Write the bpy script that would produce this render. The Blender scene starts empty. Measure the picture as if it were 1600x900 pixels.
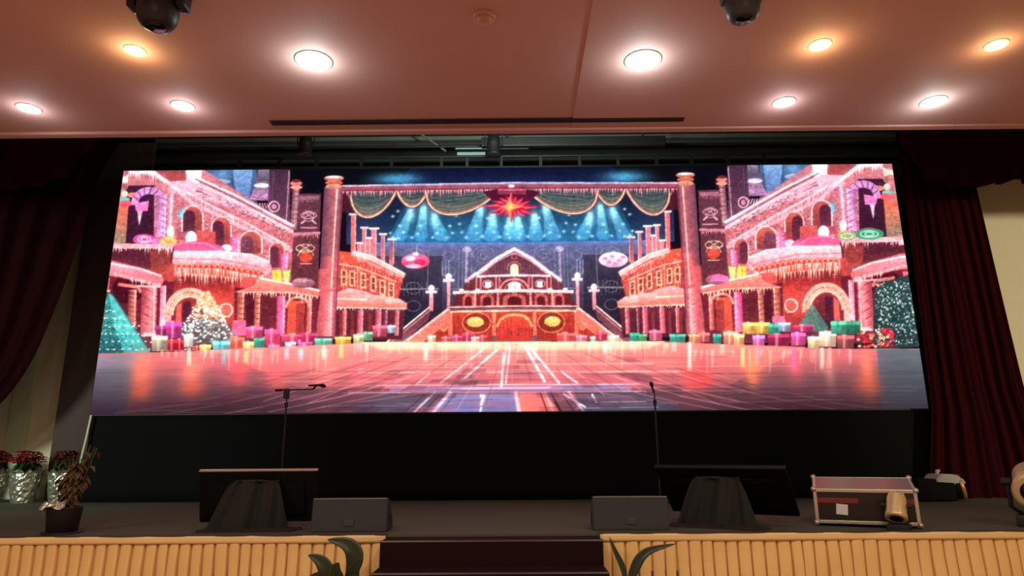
import bpy, bmesh, math, random
import numpy as np
from mathutils import Vector, Matrix

# ---------------------------------------------------------------- camera
C = bpy.context.scene.collection
scn = bpy.context.scene
cam_d = bpy.data.cameras.new('camera'); cam = bpy.data.objects.new('camera', cam_d); C.objects.link(cam)
F = 1050.0
cam_d.sensor_width = 36.0; cam_d.sensor_fit = 'HORIZONTAL'; cam_d.lens = F*36.0/1600
PITCH, YAW, ROLL, CX = 0.236598, -0.0058829, -0.0068716, 0.15464
def cam_axes():
    cp, sp, cy, sy = math.cos(PITCH), math.sin(PITCH), math.cos(YAW), math.sin(YAW)
    f = Vector((sy*cp, cy*cp, sp)); r = Vector((cy, -sy, 0)); u = r.cross(f)
    cr, sr = math.cos(ROLL), math.sin(ROLL)
    return cr*r+sr*u, -sr*r+cr*u, f
r_, u_, f_ = cam_axes()
cam.matrix_world = Matrix(((r_.x,u_.x,-f_.x,CX),(r_.y,u_.y,-f_.y,0),(r_.z,u_.z,-f_.z,1.7),(0,0,0,1)))
cam_d.clip_end = 100
scn.camera = cam

# ---------------------------------------------------------------- world, exposure, hall lighting
w = bpy.data.worlds.new('world'); scn.world = w; w.use_nodes = True
w.node_tree.nodes['Background'].inputs[0].default_value = (1,.8,.6,1)
w.node_tree.nodes['Background'].inputs[1].default_value = 0.0
vs = scn.view_settings; vs.view_transform = 'Standard'; vs.look = 'None'; vs.exposure = 0.0; vs.gamma = 1.0; vs.use_curve_mapping = False
def lamp(name, kind, loc, power, col, rot=(0,0,0), **k):
    d = bpy.data.lights.new(name, kind); d.energy = power; d.color = col
    for a, b in k.items(): setattr(d, a, b)
    o = bpy.data.objects.new(name, d); C.objects.link(o); o.location = loc; o.rotation_euler = rot
    return o
WARM = (1.0,.86,.66)
# rows of warm ceiling lamps over the seats of the hall, behind the camera
for x in (-6.5, -2.2, 2.2, 6.5):
    for y in (-1.5, 2.0):
        lamp('hall_lamp', 'AREA', (x,y,5.35), 92, WARM, shape='DISK', size=.5)
# front-of-house work light high on the right hall wall, reaching the stage's side wall
lamp('hall_floodlight', 'SPOT', (11.2,1.0,4.6), 2400, (1.0,.86,.62), (math.radians(82),0,math.radians(6)), spot_size=math.radians(50), spot_blend=.6, shadow_soft_size=.15)
lamp('hall_floodlight', 'SPOT', (-11.2,1.0,4.3), 2700, (.86,1.0,.84), (math.radians(80),0,math.radians(-14)), spot_size=math.radians(50), spot_blend=.7, shadow_soft_size=.9)

# dim unseen lamp added behind the header to brighten the roof steel
lamp('added_roof_light', 'SPOT', (0,8.6,6.6), 560, (.8,1.0,.85), (math.radians(112),0,0), spot_size=math.radians(150), spot_blend=.8, shadow_soft_size=.3)

# ---------------------------------------------------------------- materials
def srgb(c): return tuple((v/255/12.92 if v <= 10 else ((v/255+.055)/1.055)**2.4) for v in c)
MATS = {}
def mat(name, col, rough=.6, metal=0, bump=0, scale=30, var=0, spec=.5, sheen=0, stretch=(1,1,1), emit=None, es=1.0, coat=0):
    if name in MATS: return MATS[name]
    m = bpy.data.materials.new(name); m.use_nodes = True; nt = m.node_tree; b = nt.nodes['Principled BSDF']
    col = srgb(col); b.inputs['Base Color'].default_value = (*col,1)
    b.inputs['Roughness'].default_value = rough; b.inputs['Metallic'].default_value = metal
    b.inputs['Specular IOR Level'].default_value = spec; b.inputs['Sheen Weight'].default_value = sheen; b.inputs['Coat Weight'].default_value = coat
    if bump or var:
        tc = nt.nodes.new('ShaderNodeTexCoord'); mp = nt.nodes.new('ShaderNodeMapping'); nz = nt.nodes.new('ShaderNodeTexNoise')
        mp.inputs['Scale'].default_value = stretch; nz.inputs['Scale'].default_value = scale; nz.inputs['Detail'].default_value = 4
        nt.links.new(tc.outputs['Object'], mp.inputs[0]); nt.links.new(mp.outputs[0], nz.inputs['Vector'])
        if var:
            mx = nt.nodes.new('ShaderNodeMix'); mx.data_type = 'RGBA'
            mx.inputs[6].default_value = (*[c*(1-var) for c in col],1); mx.inputs[7].default_value = (*[min(1,c*(1+var)) for c in col],1)
            nt.links.new(nz.outputs['Fac'], mx.inputs[0]); nt.links.new(mx.outputs[2], b.inputs['Base Color'])
        if bump:
            bp = nt.nodes.new('ShaderNodeBump'); bp.inputs['Strength'].default_value = bump; bp.inputs['Distance'].default_value = .02
            nt.links.new(nz.outputs['Fac'], bp.inputs['Height']); nt.links.new(bp.outputs[0], b.inputs['Normal'])
    if emit:
        b.inputs['Emission Color'].default_value = (*emit,1); b.inputs['Emission Strength'].default_value = es
    MATS[name] = m; return m

# ---------------------------------------------------------------- mesh helpers
def new(): return bmesh.new()
def box(bm, x0, x1, y0, y1, z0, z1, bev=0):
    t = bmesh.new() if bev else bm
    vs_ = [t.verts.new((x,y,z)) for z in (z0,z1) for y in (y0,y1) for x in (x0,x1)]
    for q in ((0,2,3,1),(4,5,7,6),(0,1,5,4),(2,6,7,3),(0,4,6,2),(1,3,7,5)): t.faces.new([vs_[i] for i in q])
    if bev:
        bmesh.ops.bevel(t, geom=t.edges[:], offset=bev, segments=2, affect='EDGES', profile=.6)
        me = bpy.data.meshes.new('t'); t.to_mesh(me); t.free(); bm.from_mesh(me); bpy.data.meshes.remove(me)
def tube(bm, pts, rads, n=12, cap=True):
    pts = [Vector(p) for p in pts]
    if not hasattr(rads, '__len__'): rads = [rads]*len(pts)
    rings = []; up = Vector((0,0,1)); prev = None
    for i, p in enumerate(pts):
        d = (pts[min(i+1,len(pts)-1)]-pts[max(i-1,0)]).normalized()
        a = prev if prev else (Vector((1,0,0)) if abs(d.z) > .9 else up)
        a = (a-d*a.dot(d)).normalized(); prev = a; b = d.cross(a)
        rings.append([bm.verts.new(p+rads[i]*(a*math.cos(math.tau*k/n)+b*math.sin(math.tau*k/n))) for k in range(n)])
    for A, B in zip(rings, rings[1:]):
        for k in range(n): bm.faces.new((A[k],A[(k+1)%n],B[(k+1)%n],B[k]))
    if cap:
        bm.faces.new(rings[0][::-1]); bm.faces.new(rings[-1])
def lathe(bm, prof, n=24, M=None):
    rings = []
    for r, z in prof:
        ring = [Vector((r*math.cos(math.tau*k/n), r*math.sin(math.tau*k/n), z)) for k in range(n)]
        rings.append([bm.verts.new(M@v if M else v) for v in ring])
    for A, B in zip(rings, rings[1:]):
        for k in range(n): bm.faces.new((A[k],A[(k+1)%n],B[(k+1)%n],B[k]))
    bm.faces.new(rings[0][::-1]); bm.faces.new(rings[-1])
def grid(bm, fn, nu, nv):
    g = [[bm.verts.new(fn(i/nu, j/nv)) for i in range(nu+1)] for j in range(nv+1)]
    for j in range(nv):
        for i in range(nu): bm.faces.new((g[j][i],g[j][i+1],g[j+1][i+1],g[j+1][i]))
def obj(name, bm, m, parent=None, smooth=False, solid=0):
    bmesh.ops.recalc_face_normals(bm, faces=bm.faces[:])
    me = bpy.data.meshes.new(name); bm.to_mesh(me); bm.free()
    if smooth: me.polygons.foreach_set('use_smooth', [True]*len(me.polygons))
    me.materials.append(m); o = bpy.data.objects.new(name, me); C.objects.link(o)
    if parent: o.parent = parent
    if solid:
        md = o.modifiers.new('thickness', 'SOLIDIFY'); md.thickness = solid; md.offset = 0
    return o
def tag(o, label, cat, group=None):
    o['label'] = label; o['category'] = cat
    if group: o['group'] = group
    return o
def thing(name, label, cat, loc=(0,0,0), rz=0, group=None):
    o = bpy.data.objects.new(name, None); C.objects.link(o); o.location = loc; o.rotation_euler = (0,0,rz)
    o.empty_display_size = .1
    return tag(o, label, cat, group)
def struct(name, bm, m, parent=None, **k):
    o = obj(name, bm, m, parent, **k)
    if not parent: o['kind'] = 'structure'
    return o
def dup(root, loc, label, rz=None, group=None):
    r = root.copy(); C.objects.link(r); r.location = loc; r['label'] = label
    if rz is not None: r.rotation_euler = (0,0,rz)
    if group: r['group'] = group
    for ch in list(root.children):
        c = ch.copy(); C.objects.link(c); c.parent = r
        for g in ch.children:
            d = g.copy(); C.objects.link(d); d.parent = c
    return r
rnd = random.Random(4)
# ---------------------------------------------------------------- the picture shown on the LED wall
# A small scan converter paints the stage-set picture into a pixel grid (the wall's own pixels).
class Picture:
    W, H, S = 1200, 375, 2
    def __init__(s):
        s.w, s.h = s.W*s.S, s.H*s.S
        s.im = np.zeros((s.h, s.w, 3), np.float32)
        s.rs = np.random.RandomState(7)
        src = [(192,267),(1392,256),(1452,639),(142,647)]; dst = [(0,0),(s.w,0),(s.w,s.h),(0,s.h)]
        A = []; b = []
        for (x,y),(u,v) in zip(src, dst):
            A.append([x,y,1,0,0,0,-u*x,-u*y]); b.append(u)
            A.append([0,0,0,x,y,1,-v*x,-v*y]); b.append(v)
        s.M = np.append(np.linalg.solve(np.array(A,float), np.array(b,float)), 1).reshape(3,3)
    def m(s, pts):
        p = np.asarray(pts, float).reshape(-1,2)
        q = np.c_[p, np.ones(len(p))] @ s.M.T
        return q[:,:2]/q[:,2:]
    def noise(s, sx, sy):
        gx, gy = int(s.w/sx)+2, int(s.h/sy)+2
        g = s.rs.rand(gy, gx).astype(np.float32)
        X = np.arange(s.w)/sx; Y = np.arange(s.h)/sy
        xi = X.astype(int); yi = Y.astype(int); fx = (X-xi)[None,:]; fy = (Y-yi)[:,None]
        a = g[yi][:,xi]; b = g[yi][:,xi+1]; c = g[yi+1][:,xi]; d = g[yi+1][:,xi+1]
        return (a*(1-fx)+b*fx)*(1-fy)+(c*(1-fx)+d*fx)*fy
    def blur(s, a, r):
        for ax in (0,1,0,1):
            n = a.shape[ax]; pad = [(0,0)]*3; pad[ax] = (r+1,r)
            c = np.cumsum(np.pad(a, pad, 'edge'), ax, dtype=np.float64)
            hi = np.take(c, np.arange(2*r+1, 2*r+1+n), ax); lo = np.take(c, np.arange(0, n), ax)
            a = ((hi-lo)/(2*r+1)).astype(np.float32)
        return a
    def bloom(s, a):
        b = np.clip(a-.55,0,1)
        return a+.35*s.blur(b,4)+.45*s.blur(b,14)
    def poly(s, pts, c0, c1=None, d='v', a=1.0, add=False, raw=False):
        q = np.asarray(pts, float) if raw else s.m(pts)
        x0 = max(int(np.floor(q[:,0].min())),0); x1 = min(int(np.ceil(q[:,0].max()))+1, s.w)
        y0 = max(int(np.floor(q[:,1].min())),0); y1 = min(int(np.ceil(q[:,1].max()))+1, s.h)
        if x1 <= x0 or y1 <= y0: return
        X = np.arange(x0,x1)[None,:]+.5; Y = np.arange(y0,y1)[:,None]+.5
        ins = np.zeros((y1-y0, x1-x0), bool)
        n = len(q)
        for i in range(n):
            ax, ay = q[i]; bx, by = q[(i+1)%n]
            if ay == by: continue
            c = (ay > Y) != (by > Y)
            ins ^= c & (X < (bx-ax)*(Y-ay)/(by-ay)+ax)
        c0 = np.array(c0, np.float32)/255
        if c1 is None: col = c0[None,None,:]
        else:
            c1 = np.array(c1, np.float32)/255
            if d == 'v': t = (Y-q[:,1].min())/(np.ptp(q[:,1])+1e-6)+0*X
            elif d == 'h': t = (X-q[:,0].min())/(np.ptp(q[:,0])+1e-6)+0*Y
            else: t = np.abs((X-q[:,0].min())/(np.ptp(q[:,0])+1e-6)-.62)/.62+0*Y
            t = np.clip(t,0,1)[...,None].astype(np.float32)
            col = c0*(1-t)+c1*t
        v = s.im[y0:y1, x0:x1]; k = (ins*np.float32(a))[...,None]
        v[:] = v + k*col if add else v*(1-k)+k*col
    def line(s, pts, w, c, a=1.0, add=False):
        for p, q in zip(pts[:-1], pts[1:]):
            p = np.array(p,float); q = np.array(q,float); d = q-p; L = np.hypot(*d)
            if L == 0: continue
            n = np.array([-d[1], d[0]])/L*w/2; e = d/L*w*.25
            s.poly([p-n-e, q-n+e, q+n+e, p+n-e], c, a=a, add=add)
    def ell(s, x, y, rx, ry, c0, c1=None, d='v', a=1.0, n=28, t0=0, t1=math.tau):
        s.poly([(x+rx*math.cos(t0+(t1-t0)*i/n), y+ry*math.sin(t0+(t1-t0)*i/n)) for i in range(n+1)], c0, c1, d, a)
    def ring(s, x, y, rx, ry, w, c, t0=0, t1=math.tau, a=1.0, n=24):
        s.line([(x+rx*math.cos(t0+(t1-t0)*i/n), y+ry*math.sin(t0+(t1-t0)*i/n)) for i in range(n+1)], w, c, a)
    def glow(s, x, y, rx, ry, c, a):
        (cx, cy), (ex, ey) = s.m([(x,y),(x+rx,y+ry)]); RX, RY = abs(ex-cx)+1, abs(ey-cy)+1
        x0, x1 = max(int(cx-2.6*RX),0), min(int(cx+2.6*RX),s.w); y0, y1 = max(int(cy-2.6*RY),0), min(int(cy+2.6*RY),s.h)
        if x1 <= x0 or y1 <= y0: return
        X = (np.arange(x0,x1)[None,:]-cx)/RX; Y = (np.arange(y0,y1)[:,None]-cy)/RY
        k = (a*np.exp(-(X*X+Y*Y)*1.2))[...,None].astype(np.float32)
        v = s.im[y0:y1,x0:x1]; v[:] = v*(1-k)+np.array(c,np.float32)/255*k
    def icicles(s, pts, l0, l1, w, c, c2=None, step=3.2, a=1.0):
        for p, q in zip(pts[:-1], pts[1:]):
            L = math.hypot(q[0]-p[0], q[1]-p[1]); n = max(1, int(L/step))
            for i in range(n):
                t = (i+s.rs.rand()*.6)/n; x = p[0]+(q[0]-p[0])*t; y = p[1]+(q[1]-p[1])*t
                l = l0+(l1-l0)*s.rs.rand()**2; ww = 1.25*w*(.6+.6*s.rs.rand())
                s.poly([(x-ww/2,y-.6),(x+ww/2,y-.6),(x+.1,y+l)], c, c2, a=a)
    def twist(s, x, y0, y1, w, base, shade, stripe, pitch=9, sw=3.0, lean=-.02, slope=.5):
        xt = x+lean*(y0-y1)
        s.poly([(xt-w/2,y0),(xt+w/2,y0),(x+w/2,y1),(x-w/2,y1)], base, shade, 'c')
        y = y0+1
        while y < y1-2:
            cx = x+(xt-x)*(y1-y)/(y1-y0)
            s.poly([(cx-w/2,y),(cx+w/2,min(y1,y+w*slope)),(cx+w/2,min(y1,y+w*slope+sw)),(cx-w*.1,y+sw*.9)], stripe, a=.85)
            y += pitch
        s.line([(xt+w*.34,y0),(x+w*.34,y1)], max(1,w*.13), (255,232,232), .55)
    def arch(s, x, y0, y1, w, dark, brick, edge, side=1):
        # opening with a brick reveal on one side, whitish icing edge around it
        r = w/2; top = y0+r
        def sh(k, dx=0): return [(x-r*k+dx,y1)]+[(x+dx-r*k*math.cos(t), top-r*k*math.sin(t)) for t in np.linspace(0,math.pi,14)]+[(x+r*k+dx,y1)]
        s.poly(sh(1.16), edge); s.poly(sh(1), brick, (150,60,60))
        for j in range(int((y1-y0)/3.2)):
            yy = y0+3.2*j; s.line([(x-r,yy),(x+r,yy+1)], .8, (110,40,50), .5)
        s.poly(sh(.62, -r*.36*side), dark, (120,50,70))
    def gift(s, x, y, w, h, c, r, refl=True):
        lid = tuple(min(255,k*1.15+18) for k in c)
        s.poly([(x,y+h*.22),(x+w,y+h*.22),(x+w,y+h),(x,y+h)], c, tuple(k*.72 for k in c))
        s.poly([(x+w*.62,y+h*.22),(x+w,y+h*.22),(x+w,y+h),(x+w*.62,y+h)], tuple(k*.7 for k in c), a=.8)
        s.poly([(x-.7,y),(x+w+.7,y),(x+w+.7,y+h*.28),(x-.7,y+h*.28)], lid)
        s.poly([(x+w*.34,y),(x+w*.48,y),(x+w*.48,y+h),(x+w*.34,y+h)], r, a=.45)
        s.ell(x+w*.41,y-.4,w*.16,1.4,r,a=.5)
    def cookie(s, x, y, k, c):
        s.ring(x, y, 12*k, 5*k, 1.3, c); s.line([(x-8*k,y-5*k),(x+8*k,y+4*k)],1.2,c); s.line([(x+8*k,y-5*k),(x-8*k,y+4*k)],1.2,c)

def paint_picture():
    s = Picture(); R = s.rs.rand
    P, L, E, G = s.poly, s.line, s.ell, s.glow
    PK = (250,205,215); PK2 = (240,150,165); RED = (226,84,74); MAR = (70,22,40)
    s.im[:] = np.array((22,12,24), np.float32)/255
    # --- sky / back wall of the pictured stage (left half; mirrored later)
    P([(180,255),(812,255),(812,300),(180,300)], (10,10,20))
    P([(640,262),(812,262),(812,292),(620,292)], (14,18,52), (22,36,84))
    G(615,280,36,9,(60,160,200),.95); G(630,279,22,6,(80,180,215),.5)
    P([(540,300),(812,300),(812,382),(540,382)], (16,30,66), (40,120,165))
    P([(540,300),(640,300),(600,382),(540,382)], (20,16,44), (30,50,90), a=.7)
    G(735,366,75,16,(50,130,175),.5); G(800,360,60,18,(50,130,175),.4)
    # light beams
    for bx, by, ex, w in ((640,327,622,13),(660,322,656,12),(676,334,690,14),(750,318,738,15),(768,334,766,14),(795,340,795,14)):
        for k, a in ((.95,.5),(.7,.3)):
            P([(bx-4*k,by),(bx+4*k,by),(ex+w*k,372),(ex+w*k*.6,377),(ex-w*k*.6,377),(ex-w*k,372)], (150,228,242), (74,170,206), a=a)
        G(bx,by+8,7,14,(190,245,252),.75)
    for _ in range(16): pass
    for x, y in ((620,330),(612,338),(623,353),(655,353),(681,351),(701,353),(716,350),(608,364),(629,363),(651,365),(681,364),(705,364),(720,363),
                 (742,353),(766,351),(789,354),(743,364),(770,363),(791,366),(612,371),(621,372),(642,371),(674,371),(696,371),(727,371),(752,369),(779,370),(794,371),(711,337),(760,341)):
        G(x,y,2.2,1.5,(205,240,250),.9)
    P([(560,379),(812,379),(812,500),(560,500)], (112,116,160), (56,50,76))
    P([(560,379),(812,379),(812,386),(560,386)], (110,150,200), (112,116,160), a=.8)
    P([(560,400),(690,400),(690,530),(560,530)], (66,58,84), (38,28,46), a=.85)
    G(620,470,40,50,(34,28,44),.7); G(690,500,30,30,(34,26,42),.6)
    # faint scrolls on that wall
    SC = (176,160,186)
    for cx, cy, r in ((754,398,17),(754,398,10),(754,400,5),(700,400,9),(645,400,16),(645,450,12),(645,478,11),(720,480,9),(700,425,10)):
        s.ring(cx,cy,r,r*.75,1.4,SC,a=.38)
    for x in (668,716,722,727,736): L([(x,390),(x-1,450)],2,SC,.4)
    for x in (690,695,700): L([(x,408),(x,430)],2,(200,190,210),.5)
    for x in np.arange(628,665,6): L([(x,440),(x+3,462)],1.1,SC,.35)
    L([(620,452),(684,451)],2.6,(150,136,160),.8); L([(700,452),(718,451)],2,(150,136,160),.6)
    L([(728,388),(727,450)],4,(190,176,200),.7); E(728,390,7,5,(200,186,208),a=.7)
    # --- central house
    P([(726,440),(742,430),(742,424),(806,386),(806,480),(716,480)], (96,44,62), (120,50,62))
    P([(760,412),(806,390),(806,432),(750,432)], (92,46,70), (120,60,80))
    for x in np.arange(752,800,5): L([(x,405),(x,432)],1.2,(150,84,104),.6)
    P([(742,434),(806,432),(806,454),(728,456)], (104,40,52))
    for x in (743,750,774,779): L([(x,434),(x,455)],3,(226,132,140),.9)
    for x in np.arange(730,798,4): L([(x,436),(x,454)],1,(160,84,96),.5)
    P([(757,440),(766,440),(766,449),(757,449)], (255,236,220)); s.ring(761,444,8,6,1.2,(220,140,140))
    s.ring(803,452,22,16,3,(230,140,140),math.pi,math.tau); s.ring(803,452,15,11,2,(200,90,90),math.pi,math.tau)
    P([(793,444),(797,441),(803,440),(803,454),(793,454)], (255,248,232))
    P([(796,416),(799,413),(803,412),(803,430),(796,430)], (252,238,180)); s.ring(803,421,12,12,2,(196,90,110),math.pi,math.tau)
    s.ring(803,401,5,4,1.3,(220,100,130))
    L([(806,387),(775,404),(745,427)],5.5,(248,214,226)); L([(806,393),(776,408),(750,428)],2,(214,140,160))
    L([(750,424),(742,428),(727,439)],5,(244,206,220)); s.icicles([(727,440),(748,428)],2,6,2,(240,196,210))
    L([(744,432),(806,430)],3.4,(252,222,228)); s.icicles([(750,432),(806,431)],1,4,2,(240,180,190))
    L([(806,382),(806,392)],2,(250,230,240))
    P([(712,458),(806,456),(806,478),(706,480)], (116,34,44))
    for x, w in ((731,9),(760,11),(803,18)):
        P([(x-w,478)]+[(x-w*math.cos(t),466-7*math.sin(t)) for t in np.linspace(0,math.pi,9)]+[(x+w,478)], (200,92,84))
        P([(x-w*.6,478)]+[(x-w*.6*math.cos(t),469-6*math.sin(t)) for t in np.linspace(0,math.pi,9)]+[(x+w*.6,478)], (100,24,34))
    for x in (741,777): L([(x,457),(x,479)],4,(240,150,140))
    L([(708,457),(806,454)],4.6,(254,212,212)); s.icicles([(710,459),(806,456)],1,5,2,(240,160,160))
    for x in (775,745,720): E(x,453,4,2,(255,230,230))
    L([(698,480),(806,478)],2.4,(252,188,176)); L([(698,484),(806,482)],1.6,(170,70,70)); L([(700,487),(806,485)],3,(255,200,170))
    P([(650,533),(700,488),(806,487),(806,533)], (196,64,46), (170,50,40))
    for x in np.arange(660,804,7): L([(x,492),(x,530)],.9,(130,36,34),.5)
    E(744,504,22,17,(150,44,36)); s.ring(744,504,22,16,2,(236,130,80)); E(742,503,13,8,(250,214,130),(240,180,100))
    E(693,506,7,12,(236,140,90)); E(693,506,5,9,(220,110,70))
    for x in (703,771): P([(x-3,488),(x+3,488),(x+3,531),(x-3,531)], (236,150,104), (210,110,90)); P([(x-4,524),(x+4,524),(x+4,533),(x-4,533)], (120,80,80))
    P([(776,533),(776,510),(781,500),(790,494),(806,492),(806,533)], (226,84,58), (190,52,44))
    L([(776,510),(781,499),(790,493),(806,491)],4,(246,170,110))
    for x in np.arange(780,804,6): L([(x,500),(x,531)],1,(170,44,40),.7)
    # lamp posts and stairs
    for x, y0, y1, w in ((700,438,487,5),(673,456,486,6)):
        P([(x-w/2,y0),(x+w/2,y0),(x+w/2,y1),(x-w/2,y1)], (246,180,190), (220,130,140))
        L([(x-8,y0),(x+8,y0)],4,(250,210,218)); E(x,y0-5,5,6,(252,216,222)); s.icicles([(x-8,y0+1),(x+8,y0+1)],2,5,2,(244,200,208),step=3)
    P([(604,535),(668,481),(672,486),(668,500),(628,535)], (112,56,72), (150,80,92))
    P([(628,535),(694,487),(702,487),(704,500),(660,535)], (226,120,100), (236,130,110))
    L([(604,534),(670,480)],2.4,(252,210,206)); L([(610,535),(672,484)],1.4,(214,140,150)); L([(636,531),(699,483)],3.4,(255,222,216)); L([(628,535),(692,489)],1.6,(240,170,170))
    # --- side houses inside the proscenium
    for x, y0, w, c in ((551,335,8,(220,120,120)),(568,356,7,(214,130,140)),(583,357,9,(196,130,150)),(575,372,6,(220,130,140)),(597,366,7,(180,120,146)),(611,374,8,(130,100,130)),(560,380,7,(226,130,140))):
        P([(x-w/2,y0),(x+w/2,y0),(x+w/2,412),(x-w/2,420)], c, (226,110,112)); L([(x-w*.8,y0),(x+w*.8,y0)],3,(246,214,222)); L([(x+w*.3,y0),(x+w*.3,410)],1.2,(255,226,226),.7)
    P([(526,392),(552,395),(630,432),(620,472),(526,476)], (214,84,70), (196,70,70))
    P([(526,392),(556,396),(556,412),(526,410)], (236,92,62)); 
    for x in np.arange(530,618,5.5): L([(x,414+max(0,x-555)*.3),(x,456)],1.6,(250,160,130) if int(x)%2 else (150,56,56),.85)
    for x, y in ((532,420),(545,422),(562,425),(578,430),(592,436),(606,441)):
        P([(x,y),(x+9,y+2),(x+9,y+26),(x,y+25)], (252,190,150)); P([(x+2,y+3),(x+7,y+4),(x+7,y+23),(x+2,y+22)], (150,52,56)); L([(x,y+12),(x+9,y+13)],1.4,(252,190,150))
    for _ in range(260):
        x = 528+96*R(); y = 398+max(0,x-555)*.4+60*R(); L([(x,y),(x+3*R(),y+3*R())],1.2,(255,206,180) if R()<.6 else (130,40,50),.6)
    L([(527,412),(560,418),(618,440)],2,(252,180,150))
    L([(550,396),(580,404),(630,430)],7,(246,190,186)); L([(552,393),(580,400),(630,427)],2.5,(255,226,224)); s.icicles([(556,400),(628,434)],4,14,3,(242,170,164),(226,120,110))
    P([(520,458),(545,450),(570,455),(600,468),(600,480),(520,482)], (240,180,180), (230,120,110)); P([(570,460),(600,462),(622,470),(622,480),(570,480)], (244,190,190), (230,120,110))
    P([(600,466),(622,466),(636,474),(634,482),(600,482)], (248,196,192), (226,120,116))
    L([(522,466),(572,468)],2.5,(255,214,200)); L([(522,476),(600,477),(634,480)],4,(240,130,110)); L([(525,480),(634,482)],1.5,(255,210,190)); s.icicles([(526,481),(634,482)],2,9,2.4,(248,190,180))
    P([(522,484),(632,484),(628,530),(522,530)], (112,40,56), (90,30,44))
    for x, w, c in ((537,7,(236,120,116)),(562,9,(240,120,136)),(590,9,(236,110,140)),(619,7,(214,120,140)),(602,4,(140,90,120))): s.twist(x,484,524,w,c,(170,60,80),(250,190,190),8,1.6)
    for x in (530,548,575): P([(x,490),(x+5,490),(x+5,524),(x,524)], (150,50,56))
    # --- proscenium swags, beam and columns
    P([(526,296),(556,296),(556,332),(526,332)], (76,24,42))
    DR = (72,94,100)
    for x0, x1, yt0, yt1, dp, sk in ((546,617,306,297,36,.42),(619,665,298,298,24,.5),(663,776,299,297,36,.36)):
        cur = []
        for i in range(25):
            t = i/24; u = t**(math.log(.5)/math.log(sk)); cur.append((x0+(x1-x0)*t, yt0+(yt1-yt0)*t+dp*(4*u*(1-u))**.8))
        P([(x0,296)]+cur+[(x1,296)], (54,78,88), (112,112,104))
        for q in (.3,.5,.7,.85): L([(x, 298+(y-298)*q) for x, y in cur], 1.6, (140,140,118) if q > .6 else (40,58,70), .6)
        L(cur, 7, (96,56,58)); L([(x,y-1.4) for x, y in cur], 2.6, (170,120,96)); L([(x,y+1.4) for x, y in cur], 2.2, (246,206,184))
    for t in (.3,.55,.8): L([(668+10*t,302+26*t),(700,300+24*t),(740,300+14*t),(768,299)],1,(140,150,130),.5)
    P([(528,290),(806,286),(806,296),(528,301)], (176,96,118), (150,60,80))
    L([(528,291),(700,288),(806,286)],2.4,(220,190,214)); L([(580,290),(700,288.5),(806,286.5)],1.5,(150,190,230),.7)
    L([(528,299),(806,295)],1.6,(110,36,56)); s.icicles([(530,300),(806,296)],4,15,2.2,(246,180,188),(214,130,146),step=4)
    P([(505,292),(534,292),(523,528),(494,528)], (226,120,126), (116,52,76), 'c'); P([(505,292),(534,292),(529,400),(500,400)], (128,78,100), a=.45)
    P([(495,420),(518,420),(518,528),(493,528)], (226,110,110), a=.6)
    L([(525,296),(517,450)],2.6,(252,196,186)); L([(532,300),(524,500)],1.4,(120,40,66))
    s.twist(512,455,528,13,(244,170,172),(220,100,110),(190,60,90),7,2.2,slope=.6)
    for y, w, c in ((279,31,(236,140,130)),(286,27,(226,120,90)),(292,26,(240,170,150))): E(520,y,w/2,4.2,c,tuple(k*.7 for k in c))
    E(520,277,13,2,(255,216,210))
    # --- carved panels beyond the columns
    P([(456,303),(500,303),(494,525),(448,525)], (104,54,72), (120,44,50))
    P([(466,306),(498,306),(497,312),(465,312)], (168,110,134)); s.icicles([(466,311),(498,311)],3,9,2.2,(160,104,126))
    for _ in range(150):
        x = 458+38*R(); y = 315+180*R(); L([(x,y),(x+4*R(),y+3*R())],.8,(160,90,106),.5)
    s.cookie(481,337,1,(226,170,186)); s.ring(481,338,8,8,1.2,(220,160,176)); L([(469,356),(494,356)],1.6,(226,170,186)); L([(470,349),(475,345)],3,(230,176,190)); L([(492,349),(487,345)],3,(230,176,190))
    L([(455,366),(498,364)],4,(206,140,156)); s.icicles([(457,368),(497,367)],3,8,2,(220,140,150))
    s.cookie(476,388,1.2,(255,196,176)); E(477,402,10,8,(214,80,56)); s.ring(477,400,12,9,1.4,(250,176,150),math.pi,math.tau); L([(468,412),(486,412)],1.4,(250,170,150))
    P([(448,284),(472,284),(470,300),(450,300)], (60,20,34)); E(461,287,9,3.5,(226,140,120)); E(461,293,9,3,(230,160,140)); E(461,283,7,2.5,(120,40,40))
    P([(456,296),(466,296),(462,360),(452,354)], (200,150,160), (130,70,90), 'c')
    for y in range(300,358,7): L([(453,y),(466,y)],1.2,(110,50,70),.6)
    # --- far upper left: blue sky, hat-shaped chimney, dark tower
    P([(316,262),(400,262),(400,318),(372,320)], (70,110,150), (66,90,130)); P([(360,262),(394,262),(388,312),(370,312)], (140,170,206), (96,130,176))
    G(345,272,12,8,(130,190,220),.7); E(343,284,16,4,(190,200,224),a=.7); L([(362,265),(362,300)],2,(50,76,110),.7)
    P([(399,262),(419,262),(420,290),(420,314),(388,312),(397,292)], (60,50,76), (200,150,190)); E(407,290,12,3.5,(226,226,240)); L([(393,308),(418,313)],2,(150,110,150)); P([(402,266),(419,264),(419,282),(402,284)], (160,140,166), (80,70,96))
    P([(420,264),(452,264),(452,360),(416,330)], (78,44,72), (116,64,88)); L([(450,268),(446,350)],2,(190,140,160)); L([(426,268),(424,320)],1,(120,80,110))
    s.ring(427,323,8,8,2.2,(226,170,196)); E(427,323,4,4,(226,170,196),a=.8)
    for x in range(396,418,4): L([(x,318),(x+3,326)],1.6,(230,170,196))
    # --- big left house: wall under the sloping roof line
    P([(150,262),(312,262),(458,356),(452,470),(150,470)], (196,128,142), (190,92,100))
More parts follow.
